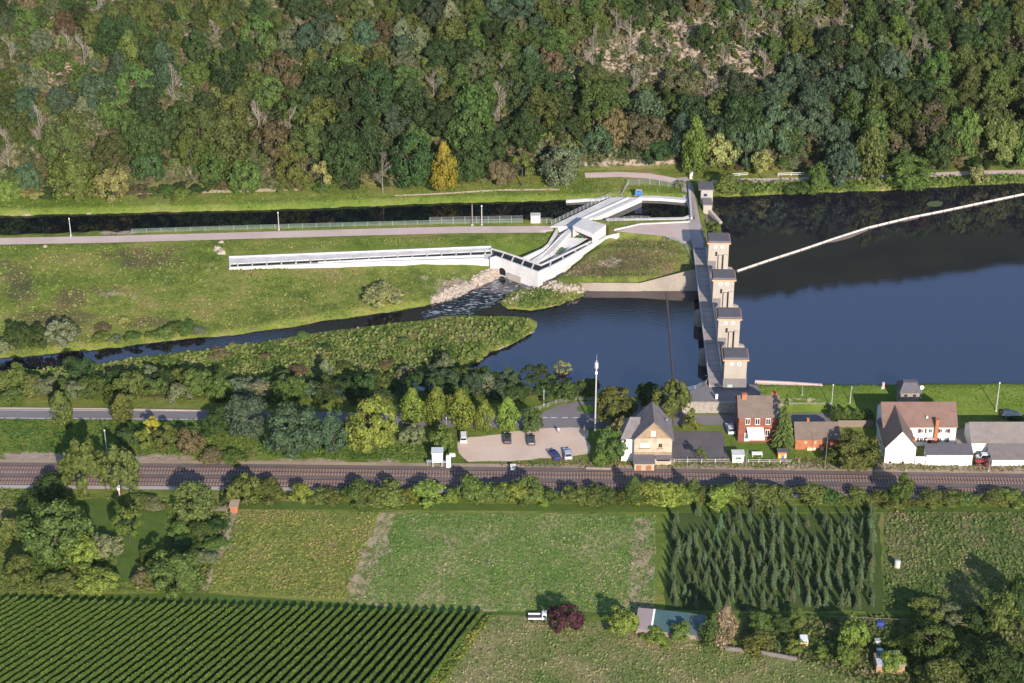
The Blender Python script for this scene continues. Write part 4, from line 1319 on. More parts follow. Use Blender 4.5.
# ------------------------------------------------------------------ vineyard rows
M_VINE = foliage_mat('vine_leaves', False, [(.055, .12, .018), (.075, .155, .022), (.09, .175, .026), (.15, .185, .035)], .2)
M_VCORE = surf('vine_core', [(.04, .07, .016), (.07, .105, .022)], .6, 5, .9, spec=.1)
def ytop(x):
    return float(np.interp(x, [-50, 0, 250, 484], [599.5, 602, 609.3, 615.3]))
k = 0
xt = 482.0
while xt > -3:
    yt = ytop(xt)
    m_ = 1 / max(.78, 1.80 - .00217 * xt)
    b_ = P(xt, yt, 0)
    yb = 692.0
    xb = xt - (yb - yt) / m_
    if xb < -22:
        yb = yt + (xt + 22) * m_
        xb = -22
    a = P(xb, yb, 0)
    L = (b_ - a).length
    dv = (b_ - a).normalized()
    nv = Vector((dv.y, -dv.x, 0))
    rr = np.random.default_rng(900 + k)
    n = int(L * 60)
    t = rr.uniform(0, L, n)
    side = rr.normal(size=n)
    off = np.clip(side * .16, -.34, .34)
    z = .35 + 1.3 * rr.random(n) ** .7 + .10 * np.sin(t * 1.3 + k)
    off = off * (1.15 - .45 * (z / 1.7))
    p = np.stack([a.x + dv.x * t + nv.x * off, a.y + dv.y * t + nv.y * off, z], -1)
    nn = np.stack([nv.x * np.sign(off) * .7, nv.y * np.sign(off) * .7, np.full(n, .8)], -1) + .38 * rr.normal(size=(n, 3))
    nn /= np.linalg.norm(nn, axis=1)[:, None]
    tt = np.cross(nn, rr.normal(size=(n, 3)))
    tt /= np.linalg.norm(tt, axis=1)[:, None]
    bt = np.cross(nn, tt)
    s_ = rr.uniform(.09, .19, size=(n, 1))
    V = np.stack([p - tt * s_, p - bt * s_ * .8, p + tt * s_, p + bt * s_ * .8], 1).reshape(-1, 3) - np.array([b_.x, b_.y, 0])
    me_ = bpy.data.meshes.new('vine_row')
    core = MB()
    core.wall([(0, 0), ((a.x - b_.x), (a.y - b_.y))], .25, 1.45, .34)
    nV = len(V)
    me_.from_pydata([tuple(map(float, q)) for q in V] + core.v, [], [(4 * i, 4 * i + 1, 4 * i + 2, 4 * i + 3) for i in range(n)] + [tuple(i + nV for i in f) for f in core.f])
    me_.materials.append(M_VINE)
    me_.materials.append(M_VCORE)
    me_.polygons.foreach_set('material_index', [0] * n + [1] * len(core.f))
    me_.update()
    o = bpy.data.objects.new('vine_row', me_)
    COL.objects.link(o)
    o.location = (b_.x, b_.y, 0)
    sg = 'the row at the open field edge of the vineyard' if k == 0 else ('in the right third of the vineyard' if k < 20 else ('in the middle of the vineyard' if k < 38 else 'in the left part of the vineyard'))
    tag(o, 'green vine row, ' + sg, 'vine row', 'vine rows')
    xt -= 8.75
    k += 1
tufts('vineyard_edge_grass', [(486, 616), (494, 616), (470, 650), (440, 690), (420, 690), (456, 650)], 1600, .3, [(.07, .10, .02), (.12, .16, .03), (.2, .2, .04)], zmax=.5, seed=71)

# ------------------------------------------------------------------ the fish pass
def V3(px, py, z):
    p = P(px, py, z)
    return (p.x, p.y, z)
def lerp2(a, b, t):
    return (a[0] + (b[0] - a[0]) * t, a[1] + (b[1] - a[1]) * t)
M_DARKW = surf('dark_basin_water', [(.012, .016, .018), (.03, .035, .035)], .5, 3, .2, 0, spec=.5)  # dark water standing almost flush in the trough cells
M_CONCG = surf('grey_concrete', [(.40, .39, .38), (.52, .51, .50)], .3, 3, .8, .1)
loc = P(505, 268, 0)
fp = thing('fish_pass', loc, 'white concrete fish pass, a long trough bending over the rapids beside the grass mound', 'fish ladder')
# long straight trough
Z = 2.15
def run(a, b, f):
    return lerp2(a, b, f)
bk0, bk1 = (229, 257.5), (491, 247)
ln0, ln1 = (229, 263.8), (491, 250.6)
lf0, lf1 = (229, 266.4), (491, 253.2)
fr0, fr1 = (229, 268.2), (491, 258.8)
mb = MB()
mb.prism(polyP([bk0, bk1, ln1, ln0], Z), -.4, Z)
mb.prism(polyP([lf0, lf1, fr1, fr0], Z), -.4, Z - .15)
mb.prism(polyP([(229, 257.5), (231, 257.4), (231, 268.1), (229, 268.2)], Z), -.4, Z + .08)
mb.build('trough', M_CONC, fp)
mb = MB()
mb.prism(polyP([ln0, ln1, lf1, lf0], Z), -.5, Z - .22)
mb.build('basin_water', M_DARKW, fp)
mb = MB()
mb.wall([P(*bk0, Z), P(360, 252.3, Z), P(*bk1, Z)], 0, Z + .35, .35)
mb.build('side_wall', M_CONC, fp)
mb = MB()
mb.wall([P(230, 267.9, Z), P(360, 262.8, Z), P(484, 258.9, Z)], -.6, Z + .25, .35)
mb.build('side_wall', M_CONC, fp)
mb = MB()
mb.wall([P(318, 262.9, Z), P(400, 258.8, Z), P(484, 255.8, Z)], 1, Z + .32, .3)
mb.build('dividing_wall', M_CONC, fp)
for k in range(18):
    t = (k + .6) / 18
    a, b_ = run(ln0, ln1, t), run(lf0, lf1, t)
    mb = MB()
    pa, pb = P(a[0], a[1] - .3, Z), P(b_[0], b_[1] + .3, Z)
    mb.wall([pa, pb], .6, Z + .02, .34)
    mb.build('cross_wall', M_CONC, fp)
# arm down over the rapids and arm up to the head building
Z = 3.0
fB = [(490, 257.8), (496, 256.2), (538, 271.6), (556, 263.5), (578, 251.5), (598, 240)]
iB = [(491, 248.2), (505, 252.2), (541, 264.6), (556, 257.8), (592, 240.4)]
mb = MB()
mb.wall([P(x, y, Z) for x, y in fB], [-.8, -2.6, -2.6, -1.2, 0.0, 1.0], Z, .5)
mb.build('side_wall', M_CONC, fp)
mb = MB()
mb.wall([P(x, y, Z) for x, y in iB], -1.2, Z, .45)
mb.build('side_wall', M_CONC, fp)
mb = MB()
mb.face([V3(491, 249, 2.75), V3(496, 256.2, 2.75), V3(538, 271.8, 2.75), V3(541, 265.3, 2.75), V3(505, 252.5, 2.75)])
mb.face([V3(538, 271.8, 2.75), V3(598, 240.5, 2.75), V3(592, 240.8, 2.75), V3(541, 265.3, 2.75)])
o = mb.build('basin_water', M_DARKW, fp)
for t in (.12, .36, .6, .84):
    a, b_ = lerp2((499, 250.4), (541, 264.6), t), lerp2((496, 256.2), (538, 271.6), t)
    m2 = MB()
    m2.wall([P(*a, Z), P(*b_, Z)], 1.2, Z - .08, .34)
    m2.build('cross_wall', M_CONC, fp)
for t in (.2, .42, .64, .86):
    a, b_ = lerp2((541, 264.6), (592, 240.4), t), lerp2((538, 271.6), (598, 240), t)
    m2 = MB()
    m2.wall([P(*a, Z), P(*b_, Z)], 1.2, Z - .08, .34)
    m2.build('cross_wall', M_CONC, fp)
# culvert mouth under the bend
c0 = P(502.5, 271.8, -1.2)
e = (P(538, 271.6, Z) - P(496, 256.2, Z)).normalized()
pn = Vector((e.y, -e.x, 0))
mb = MB()
pts = [(-1.1, -.8), (1.1, -.8)] + [(1.1 * math.cos(t), .35 + .95 * math.sin(t)) for t in np.linspace(0, math.pi, 9)]
q0 = P(496, 256.2, Z).lerp(P(538, 271.6, Z), .17)
mb.face([(q0.x + e.x * u + pn.x * .28, q0.y + e.y * u + pn.y * .28, -.9 + w) for u, w in pts])
mb.build('culvert_mouth', M_DARK, fp)
mb = MB()
qa, qb = P(496, 256.2, Z).lerp(P(538, 271.6, Z), .31), P(496, 256.2, Z).lerp(P(538, 271.6, Z), .62)
mb.wall([qa + pn * .45, qb + pn * .45], -2.5, -.3, .5)
mb.build('outlet_sill', M_TAN, fp)
# chute from the head building
mb = MB()
mb.face([V3(560, 237, 2.3), V3(588, 238.5, 2.3), V3(549, 263, .5), V3(531, 260.5, .5)])
mb.build('chute_floor', M_CONC, fp)
mb = MB()
mb.face([V3(577, 235, 2.36), V3(584, 236.2, 2.36), V3(560, 254, 1.2), V3(552, 254, 1.2)])
mb.build('algae_strip', surf('green_algae', [(.03, .055, .03), (.06, .10, .05), (.30, .30, .27)], .8, 3, .9), fp)
mb = MB()
mb.face([V3(581.5, 233.4, 2.42), V3(584.5, 234.2, 2.42), V3(580, 238, 2.2), V3(576.5, 237.2, 2.2)])
mb.build('green_mat', flat('bright_green_mat', (.03, .25, .08)), fp)
mb = MB()
mb.wall([P(557, 229.5, 3), P(548.5, 243.5, 3), P(543, 248, 3), P(521, 258, 3)], -.8, [3.2, 3.0, 2.9, 2.9], .5)
mb.build('side_wall', M_CONC, fp)
mb = MB()
mb.prism(polyP([(571, 227), (576, 228), (566, 237), (553, 250), (536, 260.5), (529, 259.2), (545, 250.5), (560, 236)], 2.9), -.5, [3.0, 3.0, 2.9, 2.6, 2.2, 2.2, 2.6, 2.9])
mb.build('dividing_wall', M_CONC, fp)
mb = MB()
mb.prism(polyP([(557, 229.5), (566, 229.5), (553, 246), (525, 258)], 2.2), -.5, .9)
mb.build('chute_floor', M_CONCG, fp)
# head building
hz = 5.7
tp = polyP([(572.7, 225.6), (583.7, 217.8), (606, 224.8), (593.6, 233.7)], hz)
mb = MB()
mb.prism(tp, hz - .5, hz)
mb.build('roof_slab', M_CONC, fp)
hb = thing('head_building', (tp[3][0], tp[3][1], 2.6), 'white windowless concrete block at the top of the fish pass chute', 'building')
# keep the building itself as its own thing: walls
mb = MB()
mb.wall([(tp[0][0] + .25, tp[0][1] + .2), (tp[1][0], tp[1][1] - .3), (tp[2][0] - .3, tp[2][1]), (tp[3][0] - .15, tp[3][1] + .3)], -.4, hz - .5, .45)
mb.build('wall', M_CONC, hb)
mb = MB()
a, b_ = Vector(tp[0]), Vector(tp[3])
mb.wall([a.lerp(b_, .0) + Vector((.2, .2)), a.lerp(b_, .98) + Vector((-.1, .2))], hz - 1.3, hz - .5, .35)
mb.build('lintel', M_CONC, hb)
for o in list(fp.children):
    if o.name.startswith('roof_slab'):
        v0 = Vector(fp['_o']) - Vector(hb['_o'])
        o.data.transform(__import__('mathutils').Matrix.Translation(v0))
        o.parent = hb

# channel bridge over the canal
cb = thing('channel_bridge', P(600, 212, 1.5), 'broad white concrete channel with a railed walkway crossing the dark canal obliquely', 'aqueduct')
mb = MB()
mb.prism(polyP([(550, 226.5), (611, 197.2), (640, 197.2), (594, 217.6), (583, 218), (572, 226.5)], 2.9), .2, 2.9)
mb.build('deck', M_CONC, cb)
mb = MB()
mb.wall([P(593, 217.6, 3.0), P(641, 196.6, 3.0)], 1.0, 3.0, .9)
mb.build('side_wall', M_CONC, cb)
mb = MB()
mb.wall([P(572, 222.2, 3.3), P(628, 197, 3.3)], 2.4, 3.3, .4)
mb.build('side_wall', M_CONC, cb)
mb = MB()
mb.prism(polyP([(573, 225), (629, 199.3), (637, 198.5), (587, 219.5)], 2.9), 2.5, 2.96)
mb.build('channel_floor', M_CONCG, cb)
rk = thing('rack_cleaner', P(638.5, 196.5, 2.9), 'small blue rack cleaning machine at the far end of the white channel bridge', 'machine')
p = P(638.5, 196.5, 2.9)
mb = MB(); mb.box((p.x, p.y + .3, 3.9), (2.0, 1.0, 1.2)); mb.build('housing', flat('blue_machine_paint', (.05, .14, .42)), rk, bevel=.08)
mb = MB(); mb.tube((p.x - .7, p.y, 2.9), (p.x - .7, p.y, 4.9), .12); mb.tube((p.x + .7, p.y, 2.9), (p.x + .7, p.y, 4.9), .12); mb.tube((p.x - .8, p.y, 4.9), (p.x + .8, p.y, 4.9), .12); mb.build('gantry', M_STEEL, rk)
def conc_wall(pts, z, zb, zt, th, label, mat=None, name='concrete_wall', cat='wall'):
    p0 = P(*pts[0], z)
    t = MB()
    t.wall([P(x, y, z) for x, y in pts], zb, zt, th)
    o = t.build(name, mat or M_CONC, None, (p0.x, p0.y, zb if not isinstance(zb, list) else zb[0]))
    return tag(o, label, cat)
conc_wall([(641, 196.6), (660, 197), (688, 199.4)], 2.3, 0, 2.3, 1.5, 'white bank wall on the forest side of the small basin')
conc_wall([(566, 200), (590, 198.6), (611, 197)], 2.2, 0, 2.2, .8, 'thin white wall end on the canal bank left of the channel bridge')
conc_wall([(606, 219.2), (650, 218.6), (684, 218), (691, 215.5)], 2.75, 0, 2.75, 1.1, 'white wall on the near side of the small basin', )
conc_wall([(614, 229.5), (640, 223.6), (690, 221.2)], 2.9, 2, 2.95, .4, 'low white kerb wall beside the gravel plateau')
conc_wall([(689, 184), (690.2, 200), (691.6, 217)], 3.4, 0, 3.4, .5, 'grey parapet wall between basin and weir road', M_CONCG)
conc_wall([(619, 233), (606, 236.4), (598, 241)], 2.9, 0, 2.95, .4, 'short white wing wall at the foot of the head building')

# sloped concrete revetment under the grass mound
mb = MB()
bot = [(541, 287), (560, 289.5), (592, 292.6), (640, 292.8), (700, 292.8)]
top = [(545, 282, .2), (562, 282.3, .2), (592, 282.6, .2), (640, 283, .2), (697, 268.5, 2.9)]
for k in range(4):
    a, b_ = V3(*bot[k], -2.4), V3(*bot[k + 1], -2.4)
    mb.face([a, b_, V3(*top[k + 1]), V3(*top[k])])
for k in range(4):
    a, b_ = V3(*top[k]), V3(*top[k + 1])
    mb.face([a, b_, (b_[0], b_[1] + 1.1, b_[2] - .6), (a[0], a[1] + 1.1, a[2] - .6)])
o = mb.build('concrete_revetment', M_CONCD, None, P(600, 292, -2.4))
tag(o, 'tan sloping concrete revetment between grass mound and dark pool', 'wall')

# ------------------------------------------------------------------ weir road, bridge and towers
strip('weir_road', [(681, 178), (687, 186), (691, 205), (695, 226), (699.5, 249)], 2.9, 3.3, M_DECK, .15)
psheet('gravel_plateau', [(616, 231.5), (640, 224.6), (690, 222.2), (694, 231), (690, 240), (684, 244), (664, 236)], 2.7, M_GRAVEL)
psheet('plateau_asphalt', [(690, 224), (702, 224), (708, 262), (699, 262), (690, 247), (678, 240), (684, 236)], 2.66, M_ASPH)
DZ = 3.0
BA, BB = P(699.8, 250, DZ), P(716.5, 386, DZ)
u = (BB - BA).normalized()
v = Vector((-u.y, u.x, 0))
if v.x < 0:
    v = -v
ang = math.atan2(v.y, v.x)
def BR(base, dv, du, z):                     # du towards the viewer, dv to the right
    q = base + v * dv + u * du
    return (q.x, q.y, z)
LB = (BB - BA).length
wb_ = thing('weir_bridge', BA.lerp(BB, .5), 'narrow concrete service bridge running along the four weir towers', 'bridge')
mb = MB()
mb.box(BR(BA, 0, LB / 2, DZ - .35), (3.4, LB, .7), ang)
mb.build('deck', M_DECK, wb_)
for k in range(1, 14):
    pass
for k in range(26):
    mb = MB()
    mb.box(BR(BA, 0, LB * (k + .5) / 26, DZ + .012), (3.2, .09, .02), ang)
    mb.build('expansion_joint', flat('dark_joint', (.06, .055, .06)), wb_)
mb = MB()
mb.box(BR(BA, -1.62, LB / 2, DZ + .15), (.22, LB, .3), ang)
mb.build('kerb', M_CONCG, wb_)
mb = MB()
mb.box(BR(BA, 1.62, LB / 2, DZ + .45), (.25, LB, .9), ang)
mb.build('parapet', M_CONCG, wb_)
def rail_bits(line, h, sp, parent, rmat, rails=3, r=.035, posts=True, panel=None):
    mbx = MB()
    for k in range(rails):
        z = h * (k + 1) / rails
        mbx.path([(p[0], p[1], p[2] + z) for p in line], r, 4)
    mbx.build('rail', rmat, parent)
    acc = 0
    nmade = 0
    me_ = None
    for a, b_ in zip(line, line[1:]):
        a, b_ = Vector(a), Vector(b_)
        n = max(1, int((b_ - a).length / sp))
        for k in range(n):
            p = a.lerp(b_, k / n)
            if me_ is None:
                m2 = MB()
                m2.box((0, 0, h / 2 + .02), (.09, .09, h + .04))
                me_ = m2.mesh('post', rmat)
            o = bpy.data.objects.new('post', me_)
            COL.objects.link(o)
            o.parent = parent
            o.location = Vector(p) - Vector(parent['_o'])
            nmade += 1
            if nmade >= 98:
                return
rail_bits([BR(BA, -1.62, LB * k / 8, DZ + .3) for k in range(9)], .9, 2.0, wb_, M_STEEL, 3)
for k, (px, py) in enumerate(((699, 318), (703.5, 357))):
    c = P(px, py + 3, -1)
    mb = MB()
    dv0 = (c - BA).dot(v)
    du0 = (c - BA).dot(u)
    mb.box(BR(BA, 1.0, du0, -1.0), (5.4, 2.6, 6.4), ang)
    q = BR(BA, -1.7, du0, -4.2)
    mb.tube(q, (q[0], q[1], 1.6), 1.3, 1.3, 14)
    mb.dome((q[0], q[1], 1.6), (1.3, 1.3, .5), 14, 3)
    mb.build('pier', M_CONCD, wb_, smooth=False)
for i in range(3):
    pass
TW = [(719, 243.5), (724, 280.5), (729.5, 319.5), (736, 360.3)]
EZ = 10.6
M_CORN = surf('terracotta_cornice', [(.48, .28, .16), (.58, .36, .22)], .5, 4, .8)
M_PLINTH = surf('dark_plinth', [(.15, .135, .14), (.22, .20, .205)], .4, 3, .85, .1)
desc = ['tall tan gate tower farthest out, at the start of the bridge by the grass mound', 'tall tan gate tower second from the grass mound, where the floating boom starts',
        'tall tan gate tower third along the bridge, standing in open water', 'tan gate tower with dark plinth on the near bank behind the red brick house']
fronts = []
for i, (px, py) in enumerate(TW):
    f0 = P(px, py, EZ)
    f0.z = 0
    fronts.append(f0)
    zb = -3.8 if i < 3 else 2.4
    t = thing('gate_tower', (f0.x, f0.y, zb if i == 3 else 1.5), desc[i], 'tower', 'gate towers of the weir')
    W, D = 5.2, 4.6
    mb = MB()
    mb.box(BR(f0, 0, -D / 2, (zb + EZ) / 2), (W, D, EZ - zb), ang)
    mb.build('wall', M_TAN, t)
    mb = MB()
    mb.box(BR(f0, 0, -D / 2, EZ + .14), (W + .9, D + .9, .28), ang)
    mb.build('cornice', M_CORN, t)
    mb = MB()
    cs = [BR(f0, sx * (W / 2 + .35), -D / 2 + sy * (D / 2 + .35), EZ + .28) for sx, sy in ((-1, 1), (1, 1), (1, -1), (-1, -1))]
    ct = [BR(f0, sx * (W / 2 + .05), -D / 2 + sy * (D / 2 + .05), EZ + .75) for sx, sy in ((-1, 1), (1, 1), (1, -1), (-1, -1))]
    mb.raw(cs + ct, [(0, 1, 5, 4), (1, 2, 6, 5), (2, 3, 7, 6), (3, 0, 4, 7), (4, 5, 6, 7)])
    mb.build('roof', M_SLATE, t)
    for sx in (-.85, .85):
        mb = MB()
        q = BR(f0, sx, .03, EZ - .95)
        n_ = Vector(BR(f0, sx, .10, EZ - .95))
        mb.tube(BR(f0, sx, -.05, EZ - .95), tuple(n_), .44, .44, 14)
        w_ = mb.build('window', M_WHITE, t)
        mb = MB()
        mb.tube(BR(f0, sx, .0, EZ - .95), BR(f0, sx, .125, EZ - .95), .2, .2, 10)
        mb.build('pane', M_GLASS, w_)
    if i < 3:
        mb = MB(); mb.box(BR(f0, -.55, .03, 7.6), (.5, .1, 1.2), ang); mb.build('window_slit', M_DARK, t)
        mb = MB(); mb.box(BR(f0, .45, .3, (7.4 + zb) / 2), (.85, .7, 7.4 - zb), ang); mb.build('pilaster', M_TAN, t)
        mb = MB(); mb.box(BR(f0, 1.9, .22, (7.6 + zb) / 2), (1.1, .55, 7.6 - zb), ang); mb.build('pilaster', M_TAN, t)
        mb = MB(); mb.box(BR(f0, 1.11, .03, 1.8), (.34, .12, 11), ang); mb.build('gate_slot', M_DARK, t)
        mb = MB(); mb.box(BR(f0, -1.5, .05, 2.0), (1.9, .2, 7.0), ang); mb.build('recess_shade_panel', M_PLINTH, t)  # dark panel on the flat wall, standing in for the shaded recess
        mb = MB()
        q = BR(f0, 2.9, -1.6, -3.8)
        mb.tube(q, (q[0], q[1], 2.2), 1.35, 1.35, 14)
        mb.dome((q[0], q[1], 2.2), (1.35, 1.35, .6), 14, 3)
        mb.build('cutwater', M_TAN, t)
    else:
        mb = MB(); mb.box(BR(f0, 0, -D / 2, 4.0), (W + .3, D + .3, 3.3), ang); mb.build('plinth', M_PLINTH, t)
        mb = MB(); mb.box(BR(f0, -1.1, .2, 3.7), (1.2, .08, .8), ang); mb.build('notice_board', flat('pale_green_board', (.36, .46, .40)), t)
    if i < 3:
        mb = MB()
        nx_ = P(*TW[i + 1], EZ)
        q0 = Vector(BR(f0, .2, .5, 0))
        q1 = Vector((nx_.x, nx_.y, 0)) - u * 4.6 + v * .2
        L_ = (q1 - q0).length
        mid = q0.lerp(q1, .5)
        g_ = MB()
        g_.box((mid.x, mid.y, -.9), (.7, L_ - .5, 5.4), ang)
        o = g_.build('weir_gate', flat('gate_steel', (.10, .105, .11), .5), None, (mid.x, mid.y, -3.6))
        tag(o, 'dark steel weir gate between ' + ['first and second', 'second and third', 'third and fourth'][i] + ' tower from the grass mound', 'gate', 'weir gates')
# northern abutment building
p = P(706, 203, 2.7)
gh = thing('gatehouse', p, 'small flat roofed tan gatehouse with glazed side at the forest end of the weir road', 'building')
mb = MB(); mb.box((p.x + .2, p.y + 2.0, 3.3), (3.2, 4.2, 7), ang); mb.build('wall', M_TAN, gh)
mb = MB(); mb.box((p.x - .1, p.y + 2.0, 6.95), (4.2, 5.0, .35), ang); mb.build('roof', M_SLATE, gh)
mb = MB(); mb.box((p.x + .1, p.y - 2.2, 2.0), (2.3, 4.4, 4.4), ang); mb.build('annex', M_TAN, gh)
mb = MB(); mb.box((p.x + .1, p.y - 2.2, 4.3), (2.6, 4.7, .25), ang); mb.build('annex_roof', M_PLINTH, gh)
for k in range(3):
    mb = MB(); mb.box((p.x - 1.12 , p.y - .6 - 1.3 * k, 3.4), (.1, .9, 1.0), ang); w_ = mb.build('window', M_STEEL, gh)
mb = MB(); mb.box((p.x - .3, p.y - .14, 5.2), (1.2, .1, 1.1), ang); w_ = mb.build('window', flat('blue_grey_frame', (.25, .33, .48)), gh)
mb = MB(); mb.box((p.x - .3, p.y - .17, 5.2), (.9, .1, .8), ang); mb.build('pane', M_GLASS, w_)
mb = MB()
mb.wall([P(709, 211, 2.2), P(721, 221, 2.2)], -1, [2.9, 1.9], .9)
o = mb.build('wing_wall', M_TAN, None, P(709, 211, -1))
tag(o, 'tan wing wall running from the gatehouse down into the upper river', 'wall')
T('shrub', 716, 237, 14, 16, FRESH, 'bright green bush between gatehouse and the farthest tower', 'shrub')
T('shrub', 711, 230, 12, 13, MGREEN, 'small green bush beside the weir road rail', 'shrub')
T('shrub', 680, 188, 13, 10, GREYG, 'greyish bush at the corner of the weir road and basin fence', 'shrub')

def fence(pts, z, h, sp, label, mat=None, rails=4, cat='fence', name='mesh_fence', onground=True, r=.03):
    line = []
    for a, b_ in zip(pts, pts[1:]):
        pa, pb = P(*a, z), P(*b_, z)
        n = max(1, int((pb - pa).length / 6))
        line += [pa.lerp(pb, k / n) for k in range(n)]
    line.append(P(*pts[-1], z))
    if onground:
        line = [Vector((q.x, q.y, float(tz(q.x, q.y)))) for q in line]
    t = thing(name, line[0], label, cat)
    rail_bits(line, h, sp, t, mat or M_STEEL, rails, r)
    return t
M_FGREEN = flat('green_grey_mesh', (.28, .36, .31), .5)
fence([(132, 233.8), (220, 230.8), (330, 227.6), (430, 225), (523, 223.4)], 2.5, 1.3, 2.6, 'long green-grey mesh fence between canal and gravel path', M_FGREEN, 6)
fence([(430, 224.4), (523, 222.7)], 2.5, 2.0, 2.6, 'taller steel mesh fence piece at the canal left of the white cabin', M_STEEL, 6)
fence([(541, 223.4), (552, 223.4)], 2.6, 1.6, 1.2, 'short steel gate fence between white cabin and channel bridge', M_STEEL, 4)
fence([(551.5, 225), (580, 211.4), (611, 196.8)], 2.9, 1.3, 1.5, 'steel railing along the walkway of the white channel bridge', M_STEEL, 5, 'railing', 'railing', False)
fence([(611, 197), (622, 194), (628, 184.5)], 2.9, 1.6, 1.6, 'steel mesh fence climbing the bank from the channel bridge', M_STEEL, 5)
fence([(628, 184.5), (650, 184), (678, 186.8)], 3.0, 1.8, 2.2, 'steel mesh fence along the grass above the small basin', M_STEEL, 6)
fence([(608, 222.6), (632, 219.4), (650, 220)], 3.0, 1.1, 2.0, 'steel railing beside the small basin near the head building', M_STEEL, 4, 'railing', 'railing', False)
fence([(664, 238), (676, 241), (686, 248), (694, 262)], 2.6, 1.1, 1.8, 'steel railing round the upper edge of the grass mound', M_STEEL, 3, 'railing', 'railing')
fence([(682, 392.2), (695, 389.6), (706, 384.6), (709.5, 378)], 2.6, 1.1, 1.8, 'pale railing on the paved ramp above the pool shore', M_STEEL, 4, 'railing', 'railing', False)
fence([(519, 413.8), (540, 409.5), (556, 403.4), (576, 400.4), (600, 400.2)], .1, 1.0, 2.2, 'grey guard rail round the bend of the side road at the shore', M_STEEL, 3, 'guard rail', 'guard_rail')
fence([(674, 463), (729, 463)], 0, 1.0, 2.4, 'white rail fence between the dark yard and the railway', M_WHITE, 2, onground=False, name='rail_fence')
fence([(748, 463), (791, 463.4)], 0, .9, 2.4, 'pale rail fence along the garden of the red brick house', M_WHITE, 2, onground=False, name='rail_fence')
g = conc_wall([(-60, 407.6), (0, 407.4), (110, 408.2), (208, 410)], 0.3, 0, .32, .25, 'low pale roadside wall left of the dark trees', M_CONCD, 'roadside_wall')
M_STONE = surf('rubble_stone', [(.14, .125, .11, .3), (.30, .265, .235, .5), (.42, .38, .34, .7)], 1.2, 3.2, .95, .6, .7)
mb = MB()
mb.wall([P(676, 403, 2.6), P(700, 402.8, 2.6), P(760, 403.2, 2.6)], -.1, 2.95, .6)
o = mb.build('stone_wall', M_STONE, None, P(700, 402.8, 0))
tag(o, 'rubble stone retaining wall under the paved ramp to the weir', 'wall')
mb = MB()
mb.wall([P(779, 404, 1.4), P(805, 403, 1.4), P(832, 403.4, 1.4)], -.1, 1.5, .5)
o = mb.build('stone_wall', M_STONE, None, P(779, 404, 0))
tag(o, 'dark low stone wall by the road behind the low brick house', 'wall')
sheet('dyke_path', polyP([(757, 381.5), (770, 383), (800, 384), (823, 384.8), (823, 386), (790, 385.4), (757, 384.4)], 2.62), 2.66, M_SAND)
mb = MB()
mb.wall([P(755, 380.5, 3), P(790, 382, 3), P(822, 384.2, 3)], 1, 3.05, .4)
o = mb.build('quay_wall', surf('pinkish_quay', [(.38, .30, .28), (.50, .42, .40)], .3, 3, .8), None, P(757, 382, 2))
tag(o, 'pinkish quay wall strip on the river side of the green dyke', 'wall')

# thin dark line across the pool at water level
mb = MB()
mb.tube(V3(666.5, 293, -1.95), V3(674, 390, -1.95), .28, .28, 6)
o = mb.build('pool_line', surf('dark_pool_line', [(.07, .055, .06), (.11, .09, .09)], .5, 3, .5), None, P(670, 340, -2))
tag(o, 'thin dark line running across the pool parallel to the bridge', 'beam')

# floating boom
bp = [(737, 271), (768, 260.5), (800, 250.2), (833, 239), (868, 227.7), (908, 218), (943, 211), (983, 202.5), (1024, 194), (1080, 183)]
pts = [P(x, y, 1.62) for x, y in bp]
bm_ = thing('floating_boom', pts[0], 'long pale floating boom curving across the upper river from the second tower', 'boom')
mbf, mbc = MB(), MB()
for a, b_ in zip(pts, pts[1:]):
    n = max(1, int((b_ - a).length / 3.0))
    for k in range(n):
        p0, p1 = a.lerp(b_, (k + .04) / n), a.lerp(b_, (k + .96) / n)
        mbf.tube(p0, p1, .3, .3, 7)
    mbc.tube(a, b_, .12, .12, 5)
mbf.build('float', surf('bleached_float', [(.50, .42, .37), (.66, .58, .52)], .4, 4, .7), bm_)
mbc.build('cable', M_STEEL, bm_)
for pts_, nm, lab in (([(825, 243), (850, 234.5), (866, 229), (868, 230.5), (850, 238), (835, 242)], 'floating_debris', 0), ([(896, 221.5), (920, 216.6), (918, 218.6), (905, 221.6)], 'floating_debris', 0),
                      ([(926, 204), (930, 201.5), (938, 200.6), (943, 202.4), (942, 205.4), (936, 207), (928, 206.2)], 'water_weed', 1)):
    o = psheet(nm, pts_, 1.53, surf(['drift_wood', 'pond_weed'][lab], [[(.16, .13, .11), (.26, .21, .18)], [(.05, .075, .03), (.09, .11, .05)]][lab], .5, 3, .95, .4))
    o['kind'] = 'stuff'

